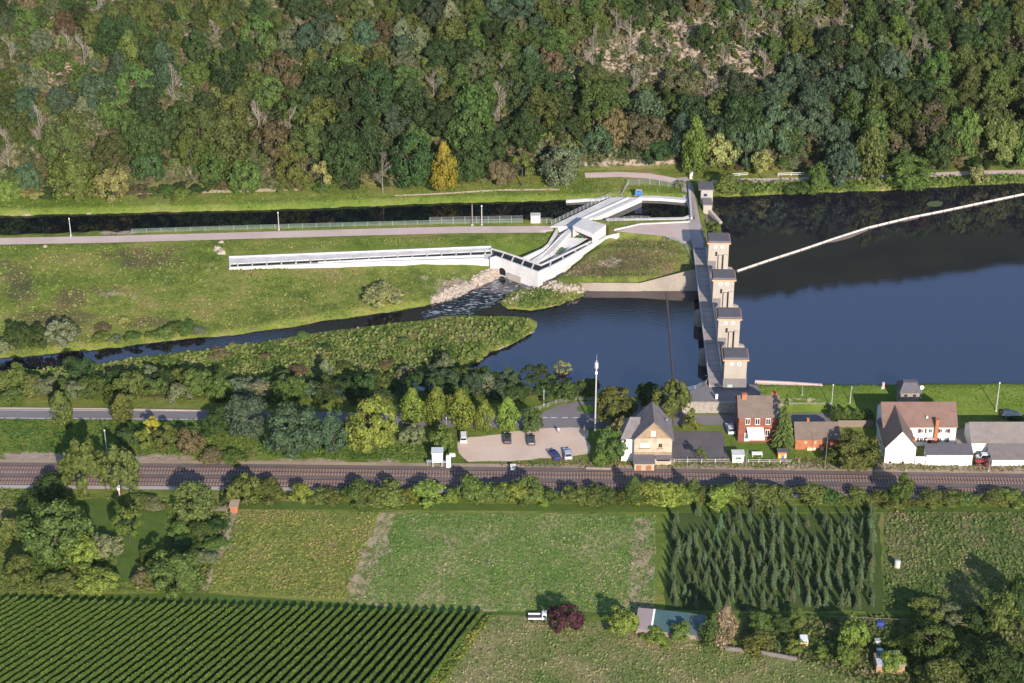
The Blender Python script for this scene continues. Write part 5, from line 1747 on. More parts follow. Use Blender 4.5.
# riprap stones
rr = np.random.default_rng(5)
def rocks(poly, n, size, seed):
    rr = np.random.default_rng(seed)
    xs, ys = [p[0] for p in poly], [p[1] for p in poly]
    px, py = rr.uniform(min(xs), max(xs), n * 4), rr.uniform(min(ys), max(ys), n * 4)
    k = sdist(poly, px, py) < 0
    pw = PTv(px[k][:n], py[k][:n])
    mb = MB()
    for p in pw:
        s_ = size * rr.uniform(.5, 1.4)
        j = rr.normal(size=(8, 3)) * .12
        vs = []
        for q, (a, b_, c) in enumerate(((-1, -1, -1), (1, -1, -1), (1, 1, -1), (-1, 1, -1), (-1, -1, 1), (1, -1, 1), (1, 1, 1), (-1, 1, 1))):
            k_ = .62 if c > 0 else 1
            vs.append(((a * k_ * .5 + j[q][0]) * s_ + p[0], (b_ * k_ * .5 + j[q][1]) * s_ + p[1], p[2] + (c * .32 + .1 + j[q][2]) * s_))
        mb.raw(vs, [(3, 2, 1, 0), (4, 5, 6, 7), (0, 1, 5, 4), (1, 2, 6, 5), (2, 3, 7, 6), (3, 0, 4, 7)])
    return stuff(mb.build('riprap', M_ROCK))
M_ROCK = surf('pale_riprap', [(.20, .165, .135), (.36, .30, .255), (.46, .39, .335)], .8, 2.0, .9, .2)
rocks([(430, 303), (433, 297), (452, 287), (468, 280), (484, 270), (497, 268), (500, 278), (484, 285), (468, 293), (450, 301)], 400, .75, 1)
rocks([(536, 283), (552, 281), (585, 287), (588, 293), (560, 293), (545, 290), (525, 297), (505, 306), (502, 302), (522, 292)], 240, .6, 2)
for x, y, s_, lab in ((218, 249.5, 1.6, 'larger pale boulder on the meadow at the left end of the fish pass'), (221.5, 253.6, 1.5, 'lower pale boulder on the meadow at the left end of the fish pass'),
                 (221, 242.6, .9, 'small pale stone on the path edge above the boulders'), (45, 246.8, .8, 'single white stone beside the path at the far left')):
    rr = np.random.default_rng(int(x))
    p = PT(x, y)
    mb = MB()
    mb.dome((p.x, p.y, p.z), (s_ * .8, s_ * .6, s_ * .6), 8, 4)
    mb.v = [(a + rr.normal() * .1 * s_, b_ + rr.normal() * .1 * s_, c + rr.normal() * .06 * s_) for a, b_, c in mb.v]
    o = mb.build('boulder', M_ROCK, None, p)
    tag(o, lab, 'stone')

# ------------------------------------------------------------------ railway
for fn, lab in ((rail_y, 'rusty railway track farther from the fields, nearer the houses'), (rail2_y, 'rusty railway track nearer the fields and hedge')):
    line = []
    for x in range(-260, 1321, 20):
        q = P(x, float(fn(x)), .1)
        line.append(Vector((q.x, q.y, .1)))
    t = thing('railway_track', line[len(line) // 2], lab, 'railway track', 'railway tracks')
    d0 = (line[-1] - line[0]).normalized()
    n0 = Vector((-d0.y, d0.x, 0))
    for sgn in (-1, 1):
        mb = MB()
        for a, b_ in zip(line, line[1:]):
            a2, b2 = a + n0 * .75 * sgn, b_ + n0 * .75 * sgn
            mb.wall([a2, b2], .2, .42, .09)
        mb.build('rail', M_RUST, t)
    mb = MB()
    acc = 0.0
    for a, b_ in zip(line, line[1:]):
        L_ = (b_ - a).length
        while acc < L_:
            q = a.lerp(b_, acc / L_)
            mb.box((q.x, q.y, .17), (.28, 2.6, .16), math.atan2(d0.y, d0.x))
            acc += .68
        acc -= L_
    o = mb.build('sleepers', surf('pale_sleepers', [(.24, .185, .165), (.33, .265, .24)], .3, 3, .9), t)
    o['kind'] = 'stuff'

# ------------------------------------------------------------------ houses
M_RTILE = surf('red_brown_tiles', [(.13, .075, .062), (.19, .115, .095), (.23, .15, .125)], .5, 3.5, .85, .4, .6)
M_BTILE = surf('brown_tiles', [(.115, .085, .07), (.165, .125, .105), (.21, .165, .14)], .5, 3.5, .85, .4, .6)
M_GTILE = surf('mottled_grey_tiles', [(.12, .10, .095), (.20, .17, .16), (.27, .235, .22)], .5, 4.5, .85, .4, .7)
M_DTILE = surf('dark_tiles', [(.10, .088, .095), (.17, .15, .155), (.27, .24, .24)], .6, 4.5, .85, .4, .6)
def brick(name, c1, c2, mortar, scale=3.2):
    m, nt, b = new_mat(name)
    g_ = nt.nodes.new('ShaderNodeNewGeometry')
    mp = nt.nodes.new('ShaderNodeMapping')
    mp.inputs['Rotation'].default_value = (R(90), 0, 0)
    nt.links.new(g_.outputs['Position'], mp.inputs[0])
    bt = nt.nodes.new('ShaderNodeTexBrick')
    bt.inputs['Color1'].default_value = (*c1, 1)
    bt.inputs['Color2'].default_value = (*c2, 1)
    bt.inputs['Mortar'].default_value = (*mortar, 1)
    bt.inputs['Scale'].default_value = scale
    bt.inputs['Mortar Size'].default_value = .012
    nt.links.new(mp.outputs[0], bt.inputs[0])
    n = noise(nt, wpos(nt), .9, 5, .7)
    c = mixc(nt, 1.0, bt.outputs[0], ramp(nt, [(.62, .6, .6), (1.1, 1.08, 1.05)], n), 'MULTIPLY')
    nt.links.new(c, b.inputs['Base Color'])
    b.inputs['Roughness'].default_value = .9
    return m
M_YBRICK = brick('yellow_brick', (.52, .45, .345), (.46, .39, .29), (.43, .385, .32))
M_YBRICK2 = brick('brown_stained_brick', (.38, .28, .18), (.31, .22, .14), (.30, .24, .18))
M_RBRICK = brick('dark_red_brick', (.27, .085, .055), (.22, .065, .045), (.25, .14, .11))
M_OBRICK = brick('orange_brick', (.46, .17, .075), (.38, .13, .06), (.36, .20, .13))
M_PLAST = surf('white_render', [(.72, .70, .67), (.82, .80, .77)], .3, 2.2, .8, .05)
M_CREAM = surf('cream_render', [(.60, .47, .30), (.68, .55, .37)], .4, 2.2, .85)
M_MAROON = flat('maroon_shutter', (.16, .03, .03))
def slab(mb, a, b, c, d, th=.18, mi=0):
    vs = [tuple(p) for p in (a, b, c, d)] + [(p[0], p[1], p[2] - th) for p in (a, b, c, d)]
    mb.raw(vs, [(0, 1, 2, 3), (7, 6, 5, 4), (0, 4, 5, 1), (1, 5, 6, 2), (2, 6, 7, 3), (3, 7, 4, 0)], mi)
def win(parent, x, y, z, w, h, fmat=None, pmat=None, side=None):
    mb = MB()
    if side is None:
        mb.box((x, y - .03, z), (w, .1, h))
    else:
        mb.box((x, y, z), (.1, w, h))
    f = mb.build('window', fmat or M_WHITE, parent)
    mb = MB()
    for sx in (-1, 1):
        if side is None:
            mb.box((x + sx * w * .235, y - .06, z), (w * .38, .08, h * .82))
        else:
            mb.box((x + side * .03, y + sx * w * .235, z), (.08, w * .38, h * .82))
    mb.build('pane', pmat or M_GLASS, f)
    return f
def gable_walls(x0, x1, y0, y1, ze, zr, along, mat, t, name='wall', zb=-.1):
    mb = MB()
    if along == 'y':
        xm = (x0 + x1) / 2
        for y in (y0, y1):
            mb.face([(x0, y, zb), (x1, y, zb), (x1, y, ze), (xm, y, zr), (x0, y, ze)][::(1 if y == y0 else -1)])
        mb.face([(x0, y0, zb), (x0, y0, ze), (x0, y1, ze), (x0, y1, zb)])
        mb.face([(x1, y0, zb), (x1, y1, zb), (x1, y1, ze), (x1, y0, ze)])
    else:
        ym = (y0 + y1) / 2
        for x in (x0, x1):
            mb.face([(x, y0, zb), (x, y1, zb), (x, y1, ze), (x, ym, zr), (x, y0, ze)][::(-1 if x == x0 else 1)])
        mb.face([(x0, y0, zb), (x1, y0, zb), (x1, y0, ze), (x0, y0, ze)])
        mb.face([(x0, y1, zb), (x0, y1, ze), (x1, y1, ze), (x1, y1, zb)])
    return mb.build(name, mat, t)
def gable_roof(x0, x1, y0, y1, ze, zr, along, mat, t, o=.35, e=.35, name='roof'):
    mb = MB()
    if along == 'y':
        xm = (x0 + x1) / 2
        k = (zr - ze) / (xm - x0)
        slab(mb, (x0 - e, y0 - o, ze - k * e + .2), (xm, y0 - o, zr + .2), (xm, y1 + o, zr + .2), (x0 - e, y1 + o, ze - k * e + .2))
        slab(mb, (xm, y0 - o, zr + .201), (x1 + e, y0 - o, ze - k * e + .2), (x1 + e, y1 + o, ze - k * e + .2), (xm, y1 + o, zr + .201))
    else:
        ym = (y0 + y1) / 2
        k = (zr - ze) / (ym - y0)
        slab(mb, (x0 - o, y0 - e, ze - k * e + .2), (x1 + o, y0 - e, ze - k * e + .2), (x1 + o, ym, zr + .2), (x0 - o, ym, zr + .2))
        slab(mb, (x0 - o, ym, zr + .201), (x1 + o, ym, zr + .201), (x1 + o, y1 + e, ze - k * e + .2), (x0 - o, y1 + e, ze - k * e + .2))
    return mb.build(name, mat, t)
def chimney(x, y, z0, z1, w, mat, parent, d=None):
    mb = MB()
    mb.box((x, y, (z0 + z1) / 2), (w, d or w, z1 - z0))
    mb.box((x, y, z1 + .06), (w + .16, (d or w) + .16, .12))
    return mb.build('chimney', mat, parent)

# yellow brick house with steep gable beside the railway
p = P(652.4, 465, 0)
cx, y0 = p.x, p.y
t = thing('gabled_house', p, 'yellow brick house with steep grey gable roof standing alone beside the railway', 'house')
gable_walls(cx - 4.2, cx + 4.2, y0, y0 + 7.6, 7.0, 11.5, 'y', M_YBRICK, t)
mb = MB()
mb.face([(cx - 4.1, y0 - .03, 7.05), (cx + 4.1, y0 - .03, 7.05), (cx, y0 - .03, 11.3)])
mb.build('gable_cladding', M_YBRICK2, t)
rf_ = gable_roof(cx - 4.2, cx + 4.2, y0, y0 + 7.6, 7.0, 11.5, 'y', M_DTILE, t, .55, .4)
gable_walls(cx - 6.9, cx - 4.2, y0 + 1.6, y0 + 8.2, 6.2, 6.21, 'x', M_PLAST, t, 'side_wing')
mb = MB()
ym = y0 + 4.9
slab(mb, (cx - 7.2, y0 + 1.2, 6.2), (cx - 3.6, y0 + 1.2, 6.2), (cx - 2.6, ym, 9.6), (cx - 5.0, ym, 9.6))
slab(mb, (cx - 5.0, ym, 9.601), (cx - 2.6, ym, 9.601), (cx - 3.6, y0 + 8.6, 6.2), (cx - 7.2, y0 + 8.6, 6.2))
slab(mb, (cx - 7.201, y0 + 8.6, 6.2), (cx - 7.201, y0 + 1.2, 6.2), (cx - 5.001, ym, 9.6), (cx - 5.0, ym + .01, 9.6))
mb.build('wing_roof', M_DTILE, t)
win(t, cx - .1, y0 - .02, 8.3, 1.0, 1.4, M_WHITE, flat('curtained_pane', (.6, .6, .6), .3))
for xx in (-2.4, -1.3):
    win(t, cx + xx, y0, 5.2, .85, 1.1, M_WHITE, flat('curtained_pane', (.6, .6, .6), .3))
win(t, cx + 1.6, y0, 5.2, .8, 1.1, M_YBRICK2, M_DARK)
for xx in (-1.85, 1.6):
    mb = MB(); mb.box((cx + xx, y0 - .1, 4.4), (2.4 if xx < 0 else 1.3, .22, .18)); mb.build('window_sill', M_YBRICK2, t)
mb = MB(); mb.box((cx, y0 - .04, 3.0), (8.36, .1, .9)); mb.build('brick_band', M_YBRICK2, t)
mb = MB(); mb.box((cx - 2.0, y0 - 1.2, .95), (4.4, 2.3, 2.1)); mb.build('annex', M_YBRICK, t)
for xx in (-3.2, -1.0):
    mb = MB(); mb.box((cx + xx, y0 - 2.38, .8), (1.2, .06, 1.2)); mb.build('blind_panel', M_OBRICK, t)
mb = MB()
slab(mb, (cx - 4.5, y0 - 2.7, 2.1), (cx + .4, y0 - 2.7, 2.1), (cx + .4, y0 - .1, 2.9), (cx - 4.5, y0 - .1, 2.9), .14)
mb.build('annex_roof', M_SLATE, t)
mb = MB()
slab(mb, (cx + .6, y0 - 1.1, 2.25), (cx + 4.3, y0 - 1.1, 2.25), (cx + 4.3, y0 - .1, 2.75), (cx + .6, y0 - .1, 2.75), .12)
mb.build('porch_roof', M_SLATE, t)
mb = MB(); mb.box((cx + 2.4, y0 - .05, 1.6), (3.0, .1, 1.0)); mb.build('porch_opening', M_DARK, t)
mb = MB(); mb.box((cx + 3.2, y0 + 4.5, 9.2), (.5, .7, .08)); mb.build('roof_hatch', M_STEEL, t)

# red brick house
p = P(757, 442, 0)
cx, y0 = p.x, p.y
t = thing('brick_house', p, 'two storey red brick house with brown roof, white windows and cream awning', 'house')
X0_, X1_ = cx - 4.4, cx + 4.6
gable_walls(X0_, X1_, y0, y0 + 8, 6.9, 9.8, 'x', M_RBRICK, t)
r_ = gable_roof(X0_, X1_, y0, y0 + 8, 6.9, 9.8, 'x', M_BTILE, t, .3, .4)
chimney(X0_ + 1.3, y0 + 3.4, 9, 10.7, 1.1, M_OBRICK, r_, .7)
chimney(X1_ - .9, y0 + 4.4, 9, 10.6, 1.2, M_OBRICK, r_, .7)
mb = MB(); mb.box((X0_ + 4.5, y0 - .04, 6.75), (9.1, .12, .25)); mb.build('brick_band', M_PLAST, t)
mb = MB(); mb.box((X0_ + 4.5, y0 - .04, 4.25), (9.1, .12, .16)); mb.build('brick_band', M_OBRICK, t)
for xx in (-2.4, -.2, 2.2):
    win(t, cx + xx, y0, 5.5, 1.05, 1.7)
win(t, cx + 2.2, y0, 2.5, 1.05, 1.7)
mb = MB(); mb.box((cx - 2.4, y0 - .04, 1.4), (1.1, .1, 2.2)); mb.build('door', M_WHITE, t)
mb = MB()
slab(mb, (cx - 2.2, y0 - 2.6, 2.2), (cx + 1.4, y0 - 2.6, 2.2), (cx + 1.2, y0 - .1, 4.0), (cx - 2.6, y0 - .1, 4.0), .08)
o = mb.build('awning', surf('cream_canvas', [(.70, .62, .50), (.78, .70, .58)], .4, 3, .9), t)
gx0 = cx
def simple(name, cat, label, pos, boxes, bevel=0, group=None):
    t_ = thing(name, pos, label, cat, group)
    for nm, c, d, mt in boxes:
        mb = MB()
        mb.box((pos[0] + c[0], pos[1] + c[1], pos[2] + c[2]), d)
        mb.build(nm, mt, t_, bevel=bevel)
    return t_
q = P(757, 456, 0)
simple('garden_table', 'table', 'white garden table on the lawn before the cream awning', q, [('tabletop', (0, 0, .75), (2.4, 1.3, .08), M_WHITE)] + [('leg', (sx * 1.05, sy * .5, .36), (.09, .09, .72), M_WHITE) for sx in (-1, 1) for sy in (-1, 1)], 0)
q = P(738, 463, 0)
simple('white_shed', 'shed', 'small white shed at the garden corner of the red brick house', q, [('wall', (0, 1, 1.0), (2.6, 2.0, 2.0), M_WHITE), ('roof', (0, 1, 2.1), (2.9, 2.3, .2), flat('pale_roof_felt', (.6, .6, .58))), ('window', (0, -.02, 1.25), (1.4, .06, .6), flat('greenish_pane', (.12, .2, .15), .2)), ('door', (-.9, -.03, .9), (.6, .06, 1.7), flat('pale_door', (.62, .62, .6)))])
q = P(782, 459, 0)
simple('playhouse', 'playhouse', 'little coloured playhouse with dark roof by the conifer', q, [('wall', (0, .6, .9), (1.9, 1.3, 1.8), flat('orange_panel', (.6, .22, .06))), ('roof', (0, .6, 1.9), (2.3, 1.7, .22), M_SLATE), ('panel', (-.55, -.08, .7), (.5, .06, .9), flat('yellow_panel', (.75, .6, .08))), ('panel', (.15, -.08, .5), (.5, .06, .7), flat('blue_panel', (.08, .16, .5))), ('panel', (.7, -.08, .8), (.4, .06, .9), M_WHITE)])
psheet('garden_lawn', [(738, 444), (793, 444), (795, 462), (738, 462)], .045, M_GRASS2)
# low brick house
p = P(816.5, 449.5, 0)
cx, y0 = p.x, p.y
t = thing('brick_cottage', p, 'low orange brick cottage with brown tiled roof beside the conifer', 'house')
gable_walls(cx - 4.9, cx + 4.9, y0, y0 + 6.5, 2.9, 5.2, 'x', M_OBRICK, t)
r_ = gable_roof(cx - 4.9, cx + 4.9, y0, y0 + 6.5, 2.9, 5.2, 'x', M_BTILE, t, .2, .3)
chimney(cx - 1.9, y0 + 3.4, 4.6, 6.1, .5, M_OBRICK, r_)
for xx in (-2.6, -.4, 2.2):
    win(t, cx + xx, y0, 1.9, .55, .7, M_CREAM, flat('dusty_pane', (.3, .3, .28), .3))
for xx, w in ((-1.2, 2.0), (1.2, .7)):
    mb = MB(); mb.box((cx + xx, y0 - .25, .35), (w, .4, .7)); mb.build('lean_bin', M_CREAM, t)
q = P(806, 461, 0)
mb = MB()
mb.box((P(830, 457, 0).x, P(830, 457, 0).y, .55), (1.9, .8, 1.1))
o = mb.build('water_trough', flat('blue_green_plastic', (.03, .14, .18)), None, P(830, 457, 0), bevel=.08)
tag(o, 'blue-green tank at the right corner of the low cottage', 'tank')
mb = MB()
for k in range(24):
    q = P(838 + 34 * k / 23, 427 - .0 * k, 0)
    mb.box((q.x, q.y, .9), (.28, .06, 1.8))
for z in (.5, 1.4):
    a, b_ = P(838, 427, 0), P(872, 427, 0)
    mb.box(((a.x + b_.x) / 2, a.y + .06, z), (b_.x - a.x, .08, .1))
o = mb.build('board_fence', M_WOOD, None, P(838, 427, 0))
tag(o, 'brown upright board fence under the pointed hedge shrubs', 'fence')
# white farmhouse
p = P(917, 446, 0)
fx0, fx1, fy0 = P(881.5, 446, 0).x, P(954.3, 446, 0).x, P(917, 446, 0).y
t = thing('farmhouse', p, 'large white farmhouse with red-brown roofs, front gable wing and tall brick chimney', 'house')
gable_walls(fx0, fx1, fy0, fy0 + 9, 5.4, 8.8, 'x', M_PLAST, t)
mr = gable_roof(fx0, fx1, fy0, fy0 + 9, 5.4, 8.8, 'x', M_RTILE, t, .25, .4)
gy0 = P(900, 463.5, 0).y
g0, g1 = P(884, 463.5, 0).x, P(914.5, 463.5, 0).x
gable_walls(g0, g1, gy0, fy0 + 4.4, 4.2, 8.4, 'y', M_PLAST, t, 'wing_wall')
gable_roof(g0, g1, gy0, fy0 + 4.3, 4.2, 8.4, 'y', M_BTILE, t, .1, .25, 'wing_roof')
def fxp(px):
    return P(px, 446, 0).x
for px in (920, 924.5, 928.6):
    pass
for px, py in ((919.5, 427), (928.5, 427), (938.6, 427.3), (945, 427.3)):
    win(t, fxp(px) * 1.0, fy0, 4.1, .8, 1.15, M_WHITE)
for px in (920.5, 938.6, 945):
    win(t, fxp(px), fy0, 1.7, .8, 1.15, M_WHITE)
for px, z in ((917.2, 4.1), (924, 4.1), (936.4, 4.1), (947.4, 4.1), (917.2, 1.7), (924, 1.7), (936.4, 1.7), (947.4, 1.7)):
    mb = MB(); mb.box((fxp(px), fy0 - .05, z), (.4, .08, 1.2)); mb.build('shutter', M_MAROON, t)
mb = MB(); mb.box((fxp(929), fy0 - .04, 1.05), (1.0, .1, 2.1)); mb.build('door', M_MAROON, t)
mb = MB(); mb.box((fxp(929), fy0 - .5, 2.4), (1.6, 1.0, .14)); mb.build('door_canopy', M_CONCG, t)
ch = chimney(fxp(934), fy0 - .45, -.1, 7.4, .75, M_OBRICK, t)
chimney(g1 - .4, gy0 + 2.2, 3.2, 5.2, .7, M_OBRICK, t, 1.0)
mb = MB(); mb.box((fxp(926), fy0 - .5, .35), (1.0, .4, .7)); mb.build('step', M_CONCG, t)
for xx in (-2.1, .75):
    mb = MB(); mb.box(((g0 + g1) / 2 + xx, gy0 - .04, .35), (.5, .1, .5)); mb.build('vent_opening', M_DARK, t)
mb = MB(); mb.box((fxp(925), fy0 + 1.2, 7.0), (.35, .35, .5)); mb.build('roof_vent', M_WHITE, t)
# wall and low outbuilding before the farmyard
a, b_ = P(914.6, 464.5, 0), P(925.5, 464.5, 0)
mb = MB(); mb.box(((a.x + b_.x) / 2, a.y + .15, .95), (b_.x - a.x, .3, 2.1))
o = mb.build('yard_wall', M_PLAST, None, a)
tag(o, 'white yard wall joining the farmhouse gable to the low outbuilding', 'wall')
a, b_ = P(925.6, 465.5, 0), P(971.5, 465.5, 0)
t = thing('outbuilding', a.lerp(b_, .5), 'long low white outbuilding with slate lean-to roof before the farmhouse', 'shed')
mb = MB(); mb.prism([(a.x, a.y), (b_.x, a.y), (b_.x, a.y + 3.0), (a.x, a.y + 3.0)], -.1, [2.9, 2.9, 3.6, 3.6]); mb.build('wall', M_PLAST, t)
mb = MB(); slab(mb, (a.x - .15, a.y - .25, 3.02), (b_.x + .15, a.y - .25, 3.02), (b_.x + .15, a.y + 3.2, 3.8), (a.x - .15, a.y + 3.2, 3.8), .16); mb.build('roof', M_SLATE, t)
# barn and front shed at the right edge
a, b_ = P(970.5, 453, 0), P(1050, 453, 0)
t = thing('barn', a, 'white walled barn with long mottled grey tiled roof at the right edge', 'barn')
gable_walls(a.x, b_.x, a.y, a.y + 8, 2.9, 5.6, 'x', M_PLAST, t)
gable_roof(a.x, b_.x, a.y, a.y + 8, 2.9, 5.6, 'x', M_GTILE, t, .3, .3)
a, b_ = P(991.5, 465.8, 0), P(1050, 465.8, 0)
t = thing('low_shed', a, 'low white shed with grey roof in front of the barn', 'shed')
mb = MB(); mb.prism([(a.x, a.y), (b_.x, a.y), (b_.x, a.y + 5), (a.x, a.y + 5)], -.1, [1.7, 1.7, 2.6, 2.6]); mb.build('wall', M_PLAST, t)
mb = MB(); slab(mb, (a.x - .3, a.y - .35, 1.85), (b_.x, a.y - .35, 1.85), (b_.x, a.y + 5.3, 2.9), (a.x - .3, a.y + 5.3, 2.9), .16); mb.build('roof', M_GTILE, t)
# slate roofed tower behind the farmhouse
p = P(908, 415, 0)
t = thing('transformer_tower', p, 'square grey tower with slate hip roof behind the farmhouse ridge', 'tower')
mb = MB(); mb.box((p.x, p.y + 2.2, 3.0), (4.4, 4.4, 6.2)); mb.build('wall', M_CONCD, t)
mb = MB()
hw = 2.6
mb.raw([(p.x - hw, p.y - .4, 6.1), (p.x + hw, p.y - .4, 6.1), (p.x + hw, p.y + 4.8, 6.1), (p.x - hw, p.y + 4.8, 6.1), (p.x - 1.5, p.y + 1.5, 7.9), (p.x + 1.5, p.y + 1.5, 7.9), (p.x + 1.5, p.y + 2.9, 7.9), (p.x - 1.5, p.y + 2.9, 7.9)],
       [(0, 1, 5, 4), (1, 2, 6, 5), (2, 3, 7, 6), (3, 0, 4, 7), (4, 5, 6, 7), (3, 2, 1, 0)])
mb.build('roof', M_SLATE, t)
for sx in (-1, 1):
    mb = MB(); mb.box((p.x + sx * 1.0, p.y - .02, 5.3), (.7, .1, .5)); mb.build('window', M_DARK, t)

# ------------------------------------------------------------------ bottom right: sheds and garden things
a, b_ = P(636, 634, 0), P(702, 641, 0)
M_TEAL = surf('teal_sheet_roof', [(.04, .085, .09), (.06, .115, .12), (.10, .13, .13)], .25, 2.5, .6, .1)
t = thing('field_shed', a, 'long low field shed, mostly teal sheet roof with a grey end bay', 'shed')
d_ = (b_ - a).normalized()
n_ = Vector((-d_.y, d_.x, 0))
L_ = (b_ - a).length
W_ = 5.0
c4 = [a, b_, b_ + n_ * W_, a + n_ * W_]
mb = MB(); mb.prism([(q.x, q.y) for q in c4], -.05, [1.5, 1.5, 2.2, 2.2]); mb.build('wall', M_WOOD, t)
def rf4(f0, f1, mat, nm, up=0):
    p0, p1 = a.lerp(b_, f0) - n_ * .4, a.lerp(b_, f1) - n_ * .4
    p2, p3 = a.lerp(b_, f1) + n_ * (W_ + .4), a.lerp(b_, f0) + n_ * (W_ + .4)
    mb = MB()
    slab(mb, (p0.x, p0.y, 1.6 + up), (p1.x, p1.y, 1.6 + up), (p2.x, p2.y, 2.5 + up), (p3.x, p3.y, 2.5 + up), .1)
    return mb.build(nm, mat, t)
rf4(-.02, .22, surf('mauve_felt', [(.22, .18, .19), (.30, .25, .26)], .3, 3, .9), 'roof')
rf4(.215, .245, M_WHITE, 'roof_edge', .06)
rf4(.245, .80, M_TEAL, 'roof')
rf4(.80, 1.02, surf('grey_teal_felt', [(.085, .11, .12), (.12, .14, .15)], .4, 3, .9), 'roof', -.05)
mb = MB()
mb.wall([P(725, 650, 0), P(760, 654, 0), P(797, 661, 0)], -.1, .9, .35)
o = mb.build('stone_wall', surf('dark_garden_stone', [(.13, .115, .11), (.21, .19, .18)], 1, 3, .9, .4), None, P(725, 650, 0))
tag(o, 'low grey garden wall between the withered brown tree and the caravan', 'wall')
q = P(804, 647, 0)
simple('caravan', 'caravan', 'tiny white and orange caravan parked in the bottom garden', q, [('body', (0, .9, 1.0), (1.5, 2.0, 1.3), M_WHITE), ('front_panel', (0, -.12, .75), (1.4, .08, .5), flat('orange_panel', (.6, .22, .06))), ('window', (0, -.12, 1.3), (1.2, .08, .42), flat('greenish_pane', (.12, .2, .15), .2)), ('wheel', (-.6, .9, .25), (.2, .5, .5), M_BLACK), ('wheel', (.6, .9, .25), (.2, .5, .5), M_BLACK)], .06)
q = P(897, 568, 0)
t = thing('water_barrel', q, 'white tank with tan base standing alone in the allotment', 'tank')
mb = MB(); mb.tube((q.x, q.y, .25), (q.x, q.y, 1.7), .62, .62, 14); mb.dome((q.x, q.y, 1.7), (.62, .62, .25), 14, 3); mb.build('barrel', flat('white_plastic', (.5, .48, .47)), t, smooth=False)
mb = MB(); mb.tube((q.x, q.y, 0), (q.x, q.y, .5), .66, .66, 14); mb.build('base', flat('tan_base', (.55, .38, .24)), t)
q = P(890, 674, 0)
t = thing('patchwork_shed', q, 'patched shed with teal and grey roof pieces half hidden by lime tree', 'shed')
mb = MB(); mb.box((q.x, q.y + 2, 1.0), (5.5, 4, 2.1)); mb.build('wall', flat('tan_planks', (.34, .22, .13)), t)
for k, (xx, yy, mt) in enumerate(((-1.6, 1, flat('pale_sheet', (.5, .52, .56))), (.3, 1.2, M_TEAL), (1.9, 1, flat('mauve_sheet', (.32, .30, .36))), (-1.2, 3.2, M_TEAL), (1.2, 3.2, flat('pale_sheet', (.5, .52, .56))))):
    mb = MB(); mb.box((q.x + xx, q.y + yy, 2.15 + .03 * k), (2.1, 2.3, .08)); mb.build('roof_sheet', mt, t)
q = P(877, 644, 0)
simple('white_crate', 'crate', 'stack of pale boxes beside the garden track', q, [('box', (0, 0, .5), (1.0, .9, 1.0), M_WHITE), ('lid', (0, 0, 1.05), (1.1, 1.0, .1), M_STEEL)])
q = P(880, 652, 0)
simple('white_crate', 'crate', 'grey flat box lying in front of the pale boxes', q, [('box', (0, 0, .3), (1.2, .8, .6), M_STEEL), ('lid', (0, 0, .63), (1.3, .9, .08), M_WHITE)])
q = P(880, 626, 0)
simple('blue_tarp', 'tarpaulin', 'blue covered pile beside the garden track', q, [('cover', (0, 0, .5), (1.6, 1.2, 1.0), flat('blue_tarp_cloth', (.03, .06, .25))), ('hem', (0, 0, .05), (1.8, 1.4, .1), flat('dark_blue_hem', (.02, .04, .16)))], .15)
fence([(830, 620), (880, 622.5), (916, 624), (970, 627)], 0, 1.0, 2.6, 'grey wooden rail fence along the bottom garden track', M_WOOD, 2, onground=False, name='rail_fence', r=.05)
# little shed at the orchard corner
q = P(234, 513, 0)
t = thing('orchard_shed', q, 'tiny shed with pale brown roof at the corner of the crop field', 'shed')
mb = MB(); mb.box((q.x, q.y + .9, .8), (1.6, 1.6, 1.6)); mb.build('wall', M_OBRICK, t)
mb = MB(); slab(mb, (q.x - 1.1, q.y - .2, 1.6), (q.x + 1.0, q.y - .2, 1.6), (q.x + 1.2, q.y + 2.2, 2.1), (q.x - .9, q.y + 2.2, 2.1), .1); mb.build('roof', M_DIRT, t)
mb = MB(); mb.box((q.x - 3.2, q.y + .6, .75), (3.6, 1.2, .12)); [mb.box((q.x - 3.2 + sx * 1.6, q.y + .6, .36), (.12, 1.0, .72)) for sx in (-1, 1)]
o = mb.build('timber_rack', M_WOOD, None, (q.x - 3.2, q.y + .6, 0))
tag(o, 'grey timber rack beside the tiny orchard shed', 'rack')

